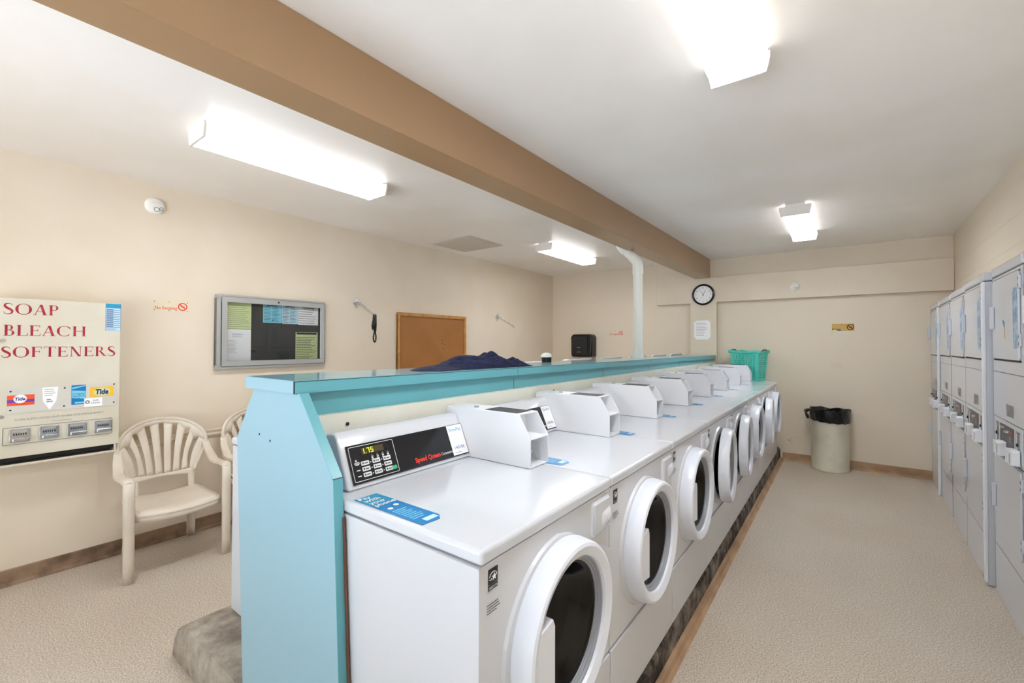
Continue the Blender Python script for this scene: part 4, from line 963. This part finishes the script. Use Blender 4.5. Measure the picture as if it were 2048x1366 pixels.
# black strap garment hanging from the first arm
t = thing('black_strap', 'black strap garment hanging from the near chrome hanger arm', 'garment', (XL+0.325, 2.861, 1.853))
q = MB()
q.tube([(0, 0.006, 0.014), (0, 0.014, 0.0), (0, 0.010, -0.03), (0.005, 0.0, -0.10)], [0.010, 0.013, 0.016, 0.026], 8, flat=0.5)
q.tube([(0, -0.002, 0.014), (0, -0.010, 0.0), (0.0, -0.008, -0.05), (0.0, -0.014, -0.12), (0.0, -0.022, -0.155)], [0.008, 0.012, 0.018, 0.026, 0.010], 8, flat=0.5)
q.tube([(0.005, 0.0, -0.09), (0.0, 0.004, -0.15), (0, 0.004, -0.19)], [0.026, 0.022, 0.016], 8, flat=0.5)
q.build('cloth', M['black'], t, smooth=True)
q = MB(); q.tube([(0, 0.004+0.016*math.sin(a*math.pi/8), -0.235+0.048*math.cos(a*math.pi/8)) for a in range(16)], 0.008, 6, closed=True); q.build('loop', M['black'], t, smooth=True)

# ------------------------------------------------------------------ towel dispenser
t = thing('towel_dispenser', 'black paper towel dispenser on the far wall', 'dispenser', (-3.605, YF, 1.52))
q = MB(); q.prism([(-0.20, -0.16), (-0.185, -0.195), (0.185, -0.195), (0.20, -0.16), (0.205, 0.15), (0.175, 0.200), (-0.175, 0.200), (-0.205, 0.15)], 'y', -0.19, 0.0)
q.build('housing', M['black'], t, bevel=0.03, seg=4)
q = MB(); q.prism(rrect(-0.165, -0.15, 0.120, 0.165, 0.03), 'y', -0.202, -0.185); cv = q.build('cover', M['panelblack'], t, bevel=0.008)
text('emblem', 'towel', M['inkgrey'], cv, frame((-0.02, -0.2025, -0.105), (1, 0, 0), (0, 0, 1)), 0.012, 0.07) if False else None
q = MB(); q.box(-0.075, -0.2035, -0.035, -0.005, -0.2025, -0.025); q.build('logo_bar', M['inkgrey'], cv)
q = MB(); q.tube([(-0.04+0.036*math.cos(math.radians(a)), -0.2035, -0.125+0.030*math.sin(math.radians(a))) for a in range(0, 181, 20)], 0.0022, 4)
q.tube([(-0.052, -0.2035, -0.125), (-0.04, -0.2035, -0.108), (-0.028, -0.2035, -0.125)], 0.003, 4)
q.build('hand_symbol', M['inkgrey'], cv)
MB().box(-0.02, -0.12, -0.25, 0.16, -0.10, -0.19).build('paper_towel', M['paper'], t)

# ------------------------------------------------------------------ clock
t = thing('wall_clock', 'round black-rimmed wall clock on the pilaster reading about five to one', 'clock', (-1.640, 6.90, 2.285))
fc = frame((0, 0, 0), (1, 0, 0), (0, 0, 1))
q = MB(fc); q.lathe([(0.128, 0.012), (0.130, 0.030), (0.142, 0.036), (0.154, 0.030), (0.157, 0.012), (0.155, 0.0)], n=48); q.build('rim', M['black'], t, smooth=True)
q = MB(fc); q.cyl((0, 0, 0), 'z', 0.130, 0.014, 40); face = q.build('face', M['paper'], t)
for h_ in range(1, 13):
    a = math.radians(90-30*h_); text('numeral', str(h_), M['inkgrey'], face, fc @ Matrix.Translation((0.102*math.cos(a), 0.102*math.sin(a)-0.010, 0.0146)), 0.022, None, 'CENTER')
def hand(deg, L, w_, nm, m_):
    a = math.radians(90-deg); dx, dy = math.cos(a), math.sin(a); q = MB(fc)
    q.add([(-dx*0.02-dy*w_, -dy*0.02+dx*w_, 0.018), (-dx*0.02+dy*w_, -dy*0.02-dx*w_, 0.018), (dx*L+dy*w_*0.6, dy*L-dx*w_*0.6, 0.018), (dx*L-dy*w_*0.6, dy*L+dx*w_*0.6, 0.018)], [(0, 1, 2, 3)])
    q.build(nm, m_, t, solid=0.001)
hand(27.5, 0.075, 0.0030, 'hour_hand', M['inkblack']); hand(330, 0.078, 0.0024, 'minute_hand', M['inkblack']); hand(205, 0.07, 0.0010, 'second_hand', M['inkgrey'])

# ------------------------------------------------------------------ framed notice on pilaster
t = thing('posted_notice', 'white printed notice screwed to the pilaster below the clock', 'notice', (-1.772, 6.90, 1.625))
f2 = frame((0, 0, 0), (1, 0, 0), (0, 0, 1))
q = MB(f2); plate(q, 0, 0, 0.228, 0.280, 0.001, 0.002); q.build('sheet', M['paper'], t)
lines('small_print', M['inkgrey'], t, f2 @ Matrix.Translation((0.03, 0.05, 0.003)), 0.16, 0.20, 9, 0.22)
q = MB(f2)
for a in (0.012, 0.216):
    for b in (0.012, 0.268): q.lathe([(0.0001, 0.005), (0.006, 0.004), (0.006, 0.003)], (a, b, 0), 'z', 8)
q.build('screws', M['inkblack'], t)
tag(MB(onfar(-0.130, 1.258)).box(0, 0, 0, 0.117, 0.066, 0.004).build('blank_cover_plate', M['wall'], None, bevel=0.001), 'painted-over blank electrical plate on the far wall below the ochre sign', 'wall plate')

# ------------------------------------------------------------------ white pipe
t = thing('vent_pipe', 'white plastic pipe rising from the partition counter to the ceiling beside the beam', 'pipe', (-1.68, 4.40, ctz(4.4)))
z0 = -0.0
MB().cyl((0, 0, 0.0005), 'z', 0.048, 0.93, 28).build('pipe', M['pvc'], t, smooth=True)
MB().cyl((0, 0, 0.001), 'z', 0.053, 0.085, 28).build('coupling', M['pvc'], t, smooth=True)
MB().cyl((0, 0, 0.86), 'z', 0.054, 0.09, 28).build('coupling', M['pvc'], t, smooth=True)
q = MB(); zt = ZC-ctz(4.4)
q.tube([(0, 0, 0.93), (0, 0, 0.96), (-0.010, 0, 0.99), (-0.030, 0, 1.02), (-0.055, 0, 1.045)], 0.054, 24)
q.build('elbow', M['pvc'], t, smooth=True)
q = MB(); q.tube([(-0.055, 0, 1.045), (-0.13, 0, 1.12)], 0.049, 24); q.build('offset_pipe', M['pvc'], t, smooth=True)
q = MB(); q.tube([(-0.12, 0, 1.11), (-0.155, 0, 1.145), (-0.175, 0, 1.175), (-0.183, 0, 1.21), (-0.185, 0, 1.25), (-0.185, 0, zt-0.001)], [0.054, 0.054, 0.054, 0.054, 0.052, 0.049], 24); q.build('elbow', M['pvc'], t, smooth=True)

# ------------------------------------------------------------------ soap bottle cup on counter
t = thing('detergent_cup', 'small black cup with a white domed lid on the partition counter', 'cup', (-1.775, 2.80, ctz(2.8)+0.0005))
MB().lathe([(0.0001, 0), (0.036, 0), (0.038, 0.038), (0.0001, 0.038)], n=20).build('cup', M['black'], t, smooth=True)
MB().lathe([(0.041, 0.037), (0.042, 0.046), (0.036, 0.058), (0.020, 0.068), (0.0001, 0.071)], n=20).build('lid', M['pvc'], t, smooth=True)

# ------------------------------------------------------------------ navy cloth
def cloth_top(u, v):
    wid = 0.05+0.20*math.sin(math.pi*min(1.0, 0.12+0.80*u))**0.7
    x = -1.500-wid*v-0.02*(1-u); y = 1.43+0.80*u-0.05*v
    e = math.sin(math.pi*min(max(u, 0), 1))**0.45*math.sin(math.pi*min(max(v, 0), 1))**0.5
    prof = 0.30+0.75*math.exp(-((u-0.44)/0.16)**2)+1.0*math.exp(-((u-0.70)/0.10)**2)+0.85*math.exp(-((u-0.90)/0.07)**2)
    r = 0.5+0.5*math.sin(9*v+16*u+3*math.sin(7*u+2*v)); r2 = 0.5+0.5*math.sin(16*v-22*u+2.5*math.sin(11*v+9*u))
    r3 = abs(math.sin(13*v+19*u+2.2*math.sin(5*u-3*v)))**0.7
    h_ = 0.066*prof*e*(0.42+0.22*r+0.12*r2+0.34*r3)+0.004*e
    return (x+0.010*math.sin(23*u+2*v)*(0.6+v), y+0.015*math.sin(8*v+3*u), ctz(y)+0.0015+max(h_, 0.0))
q = MB(); q.grid(cloth_top, 110, 44)
q.grid(lambda u, v: (lambda p: (p[0], p[1], ctz(p[1])+0.001))(cloth_top(u, v)), 20, 8)
tag(q.build('navy_cloth', M['navy'], None, smooth=True), 'crumpled navy blue cloth lying on the partition counter', 'cloth')

# ------------------------------------------------------------------ laundry basket
t = thing('laundry_basket', 'turquoise perforated laundry basket behind the last front-load washer', 'basket', (-1.03, 6.775, 1.065), None, math.radians(-22))
BW, BD_, BH = 0.40, 0.22, 0.395
def bwall(k0, k1, flip):
    pass
def bpt(s, h_):  # s in 0..4 around, h 0..1
    f = 0.86+0.14*h_; hw, hd = BW/2*f, BD_/2*f
    side = int(s) % 4; u = s-int(s); r = 0.0
    c = [(-hw, -hd), (hw, -hd), (hw, hd), (-hw, hd)]
    a, b = c[side], c[(side+1) % 4]
    return (a[0]+(b[0]-a[0])*u, a[1]+(b[1]-a[1])*u, 0.003+BH*h_)
for side, nc in ((0, 9), (1, 6), (2, 9), (3, 6)):
    q = MB(); nr = 11
    mU = 0.10; 
    def uv(i, n_): return mU+(1-2*mU)*i/n_
    # solid borders
    def quad(s0, s1, h0, h1): q.add([bpt(side+s0, h0), bpt(side+s1, h0), bpt(side+s1, h1), bpt(side+s0, h1)], [(0, 1, 2, 3)])
    e = 0.99999
    quad(0, mU, 0, 1); quad(1-mU, e, 0, 1); quad(mU, 1-mU, 0, 0.08); quad(mU, 1-mU, 0.86, 1)
    for i in range(nc):
        for j in range(nr):
            u0, u1 = uv(i, nc), uv(i+1, nc); h0 = 0.08+0.78*j/nr; h1 = 0.08+0.78*(j+1)/nr
            um, hm, ru, rh = (u0+u1)/2, (h0+h1)/2, (u1-u0)*0.38, (h1-h0)*0.36
            inn = [(um+ru*math.cos(math.radians(22.5+45*k)), hm+rh*math.sin(math.radians(22.5+45*k))) for k in range(8)]
            out = [(u1, hm+(h1-hm)*0.5), (um+(u1-um)*0.5, h1), (um-(u1-um)*0.5, h1), (u0, hm+(h1-hm)*0.5), (u0, hm-(h1-hm)*0.5), (um-(u1-um)*0.5, h0), (um+(u1-um)*0.5, h0), (u1, hm-(h1-hm)*0.5)]
            cor = [(u1, h1), (u0, h1), (u0, h0), (u1, h0)]
            vs_ = [bpt(side+min(a, e), b) for a, b in inn+out+cor]
            fs = [(k, 8+k, 8+(k+1) % 8, (k+1) % 8) for k in range(8)]+[(8, 16, 9), (10, 17, 11), (12, 18, 13), (14, 19, 15)]
            q.add(vs_, fs)
    q.build('side_wall', M['basket'], t, solid=0.003)
q = MB(); q.box(-BW/2*0.86, -BD_/2*0.86, 0.0, BW/2*0.86, BD_/2*0.86, 0.004); q.build('base', M['basket'], t)
q = MB(); NR = 64
def rim(u, v):
    s = 4*u; p = bpt(s, 1.0); wob = 0.010*math.cos(2*math.pi*(s % 1))*(1 if int(s) % 2 == 0 else -1)
    k = 1+ (0.0, 0.075, 0.085, 0.03)[min(int(v*3.001), 3)]*1.0; dz = (0.0, 0.004, -0.020, -0.022)[min(int(v*3.001), 3)]
    return (p[0]*k, p[1]*(1+(k-1)*1.6), p[2]+wob+dz)
q.grid(rim, NR, 3, cu=True); q.build('rim', M['basket'], t, solid=0.003, smooth=True)
for sx in (-1, 1):
    q = MB(); q.tube([(sx*(BW/2+0.012), -0.06, BH+0.002), (sx*(BW/2+0.016), -0.03, BH+0.020), (sx*(BW/2+0.016), 0.03, BH+0.020), (sx*(BW/2+0.012), 0.06, BH+0.002)], 0.008, 8); q.build('handle', M['baskethandle'], t, smooth=True)

# ------------------------------------------------------------------ trash can
t = thing('trash_can', 'beige half-round plastic trash can against the far wall', 'trash can', (-0.135, 6.80, 0))
def halfround(s, r, d):   # s 0..1 around: flat back, bulging front
    if s < 0.2: return (r*(1-2*s/0.2)*1.0, 0.13)
    a = math.pi+math.pi*(s-0.2)/0.8
    return (r*math.cos(a), 0.13-d*abs(math.sin(a))**0.8)
def canw(u, v):
    f = [1.0, 0.97, 0.985, 1.0, 1.02, 1.035][min(int(v*5.001), 5)]; z = [0.0, 0.02, 0.25, 0.45, 0.66, 0.668][min(int(v*5.001), 5)]
    p = halfround(u, 0.205*f*0.985, 0.335*f); return (p[0], p[1], 0.001+z)
q = MB(); q.grid(canw, 60, 5, cu=True); q.build('body', M['can'], t, smooth=True, solid=0.004)
q = MB(); vs_ = [canw(i/60, 0) for i in range(60)]; q.add([(a, b, 0.004) for a, b, c in vs_], [tuple(range(60))]); q.build('base', M['can'], t)
t = thing('bin_liner', 'black plastic bin liner folded over the rim of the trash can', 'bin liner', (-0.135, 6.80, 0.60))
def liner(u, v):
    k = v*6; f = [1.032, 1.045, 1.045, 1.04, 0.99, 0.97, 0.93]; z = [0.0, 0.01, 0.10, 0.148, 0.150, 0.13, -0.25]
    i = min(int(k+1e-6), 6); p = halfround(u, 0.205*f[i], 0.335*f[i])
    wob = 0.007*math.sin(40*u+2*i)+0.005*math.sin(71*u+i) if i in (3, 4, 5) else (0.0035*math.sin(60*u+i))
    return (p[0]+0.003*math.sin(50*u+i), p[1]+0.004*math.sin(44*u+2*i)-0.004, z[i]+wob+(0.01*math.sin(5*u) if i < 2 else 0))
q = MB(); q.grid(liner, 110, 6, cu=True); q.build('film', M['bag'], t, smooth=True)
q = MB(); q.tube([(-0.212, 0.02, 0.12), (-0.235, 0.01, 0.115), (-0.25, 0.0, 0.08), (-0.235, 0.005, 0.05), (-0.225, 0.0, 0.01)], [0.018, 0.022, 0.012, 0.02, 0.014], 8); q.tube([(-0.235, 0.01, 0.115), (-0.255, 0.0, 0.125), (-0.27, 0.0, 0.10), (-0.25, 0.0, 0.09)], 0.006, 6)
q.build('knot', M['bag'], t, smooth=True)
q = MB(); q.add([(0.270, 6.915, 0.003), (0.31, 6.905, 0.006), (0.335, 6.918, 0.003), (0.33, 6.93, 0.004), (0.30, 6.925, 0.009), (0.272, 6.928, 0.003)], [(0, 1, 2, 3, 4, 5)])
tag(q.build('yellow_scrap', M['yellow'], None, solid=0.002), 'small yellow scrap of litter on the floor by the far baseboard', 'litter')

# ------------------------------------------------------------------ plastic armchairs
def make_chair():
    t = thing('plastic_armchair', '', 'chair', group='stackable resin armchairs along the left wall')
    # local: faces +x, origin on floor under seat centre
    # seat
    def seat(u, v):
        x = -0.215+0.455*u; hw = 0.215+0.035*u; y = (2*v-1)*hw
        z = 0.430-0.020*math.cos(math.pi*(v-0.5))*(1-0.4*u)-0.028*max(0, (u-0.86)/0.14)**2+0.012*(1-u)
        if u > 0.9: x -= 0.03*(2*v-1)**2
        return (x, y, z)
    q = MB(); q.grid(seat, 16, 12); q.build('seat', M['chair'], t, smooth=True, solid=0.012)
    q = MB(); q.grid(lambda u, v: (0.232-0.03*(2*v-1)**2+0.004*u, (2*v-1)*0.248, 0.425-0.052*u-0.018*math.cos(math.pi*(v-0.5))), 3, 14); q.build('seat_apron', M['chair'], t, smooth=True, solid=0.010)
    # back shell: eight slats fanning between seven slots, a rim above, a band below
    def bk(y, z):
        return (-0.200-0.125*(z-0.43)/0.55+0.062*(y/0.27)**2*min(1.0, max(0.2, (z-0.43)/0.25)), y, z)
    ST = [(-0.214, .800), (-0.166, .876), (-0.088, .922), (0.0, .934), (0.088, .922), (0.166, .876), (0.214, .800)]
    SB = [(-0.158, .572), (-0.105, .566), (-0.053, .562), (0.0, .560), (0.053, .562), (0.105, .566), (0.158, .572)]
    def edge(i, side, v):   # slot i, left/right edge
        w_ = 0.0055+0.0110*v; c = 0.016*math.sin(math.pi*v)*(SB[i][0]/0.158)
        bx_, bz_ = SB[i]; tx_, tz_ = ST[i]
        return (bx_+(tx_-bx_)*v+side*w_-c, bz_+(tz_-bz_)*v)
    def outer(v, s_):       # outline of the shell from the band up to the arm
        return (s_*(0.196+0.070*v**0.8), 0.560+0.215*v)
    for k in range(8):
        def sl(u, v, k=k):
            a = edge(k-1, 1, v) if k > 0 else outer(v, -1); b = edge(k, -1, v) if k < 7 else outer(v, 1)
            return bk(a[0]+(b[0]-a[0])*u, a[1]+(b[1]-a[1])*u)
        q = MB(); q.grid(sl, 3, 12); q.build('back_slat', M['chair'], t, smooth=True, solid=0.009)
    arch = []
    for i in range(37):
        a = math.radians(180+(-180)*i/36-0); arch.append((0.272*math.cos(a), 0.775+0.195*math.sin(a)**0.9 if 0 < i < 36 else 0.775))
    inner = [outer(1, -1)]
    for i in range(7): inner += [edge(i, -1, 1.0), edge(i, 1, 1.0)]
    inner += [outer(1, 1)]
    def inner_at(f):
        xs = -0.266+0.532*f
        for p, q_ in zip(inner[:-1], inner[1:]):
            if p[0] <= xs <= q_[0]+1e-9: k_ = (xs-p[0])/max(q_[0]-p[0], 1e-6); return (xs, p[1]+(q_[1]-p[1])*k_)
        return inner[-1]
    def rimf(u, v):
        i_ = u*36; k = min(int(i_), 35); f = i_-k; ax_ = arch[k][0]+(arch[k+1][0]-arch[k][0])*f; az_ = arch[k][1]+(arch[k+1][1]-arch[k][1])*f
        b_ = inner_at(min(max((ax_*0.978+0.266)/0.532, 0), 1)); return bk(b_[0]+(ax_-b_[0])*v, b_[1]+(az_-b_[1])*v)
    q = MB(); q.grid(rimf, 72, 2); q.build('back_rim', M['chair'], t, smooth=True, solid=0.009)
    low = [(-0.196, 0.560), (-0.225, 0.64), (-0.262, 0.73)]
    q = MB(); q.tube([bk(a, b) for a, b in low+arch+[(-a, b) for a, b in low[::-1]]], 0.013, 8); q.build('rim_roll', M['chair'], t, smooth=True)
    q = MB(); q.grid(lambda u, v: bk(-0.196+0.392*u, (0.520+0.022*(1-(2*u-1)**2))*(1-v)+(0.574-0.012*(1-(2*u-1)**2))*v), 14, 3); q.build('back_band', M['chair'], t, smooth=True, solid=0.010)
    for s_ in (-1, 1):
        q = MB(); q.grid(lambda u, v: bk(s_*(0.152+0.046*u-0.008*(1-v)*u), 0.420+0.12*v), 3, 5); q.build('back_upright', M['chair'], t, smooth=True, solid=0.010)
    # arms: flow from the rim down to the front legs
    for s_ in (-1, 1):
        q = MB(); P0 = bk(s_*0.268, 0.765)
        path = [P0, (P0[0]+0.05, s_*0.276, 0.705), (-0.06, s_*0.285, 0.640), (0.03, s_*0.288, 0.640), (0.14, s_*0.287, 0.652), (0.205, s_*0.283, 0.652), (0.232, s_*0.280, 0.635)]
        wd = [0.024, 0.028, 0.031, 0.032, 0.033, 0.032, 0.028]
        vs_ = []; fs = []
        for i, (p, w_) in enumerate(zip(path, wd)):
            for k in range(12):
                a = 2*math.pi*k/12; vs_.append((p[0], p[1]+w_*math.cos(a), p[2]+0.012*math.sin(a)-(0.010 if abs(math.cos(a)) > 0.9 else 0)))
        for i in range(len(path)-1):
            for k in range(12): fs.append((i*12+k, i*12+(k+1) % 12, (i+1)*12+(k+1) % 12, (i+1)*12+k))
        fs += [tuple(range(12)), tuple(range(len(path)*12-12, len(path)*12))]
        q.add(vs_, fs); q.build('arm', M['chair'], t, smooth=True)
        # front leg: angle section
        q = MB()
        def fleg(u, v):
            z = 0.642*(1-v); w_ = 0.030-0.003*v; a = math.pi*(u*1.25-0.35)
            return (0.218+0.012*v+0.026*math.sin(a), s_*(0.278-0.002*v)+w_*math.cos(a)*s_, z+0.001)
        q.grid(fleg, 10, 6); q.build('leg', M['chair'], t, smooth=True, solid=0.005)
        q = MB()
        def bleg(u, v):
            z = 0.425*(1-v)+0.001; a = math.pi*(u*1.1-0.1); w_ = 0.034-0.010*v
            return (-0.215-0.085*v-0.018*math.sin(a), s_*(0.175+0.025*v)+w_*math.cos(a), z)
        q.grid(bleg, 8, 5); q.build('leg', M['chair'], t, smooth=True, solid=0.005)
        q = MB(); q.box(-0.20, s_*0.235-0.008, 0.395, 0.21, s_*0.235+0.008, 0.43); q.build('side_rail', M['chair'], t, bevel=0.004)
    return t
ch = make_chair(); ch.location = (-3.925, 1.100, 0); ch.rotation_euler = (0, 0, math.radians(-2.5))
ch['label'] = 'ivory plastic armchair standing fully in view beside the vending machine'
c2 = copy_tree(ch); c2.location = (-3.93, 1.775, 0); c2['label'] = 'ivory plastic armchair mostly hidden behind the teal end panel'
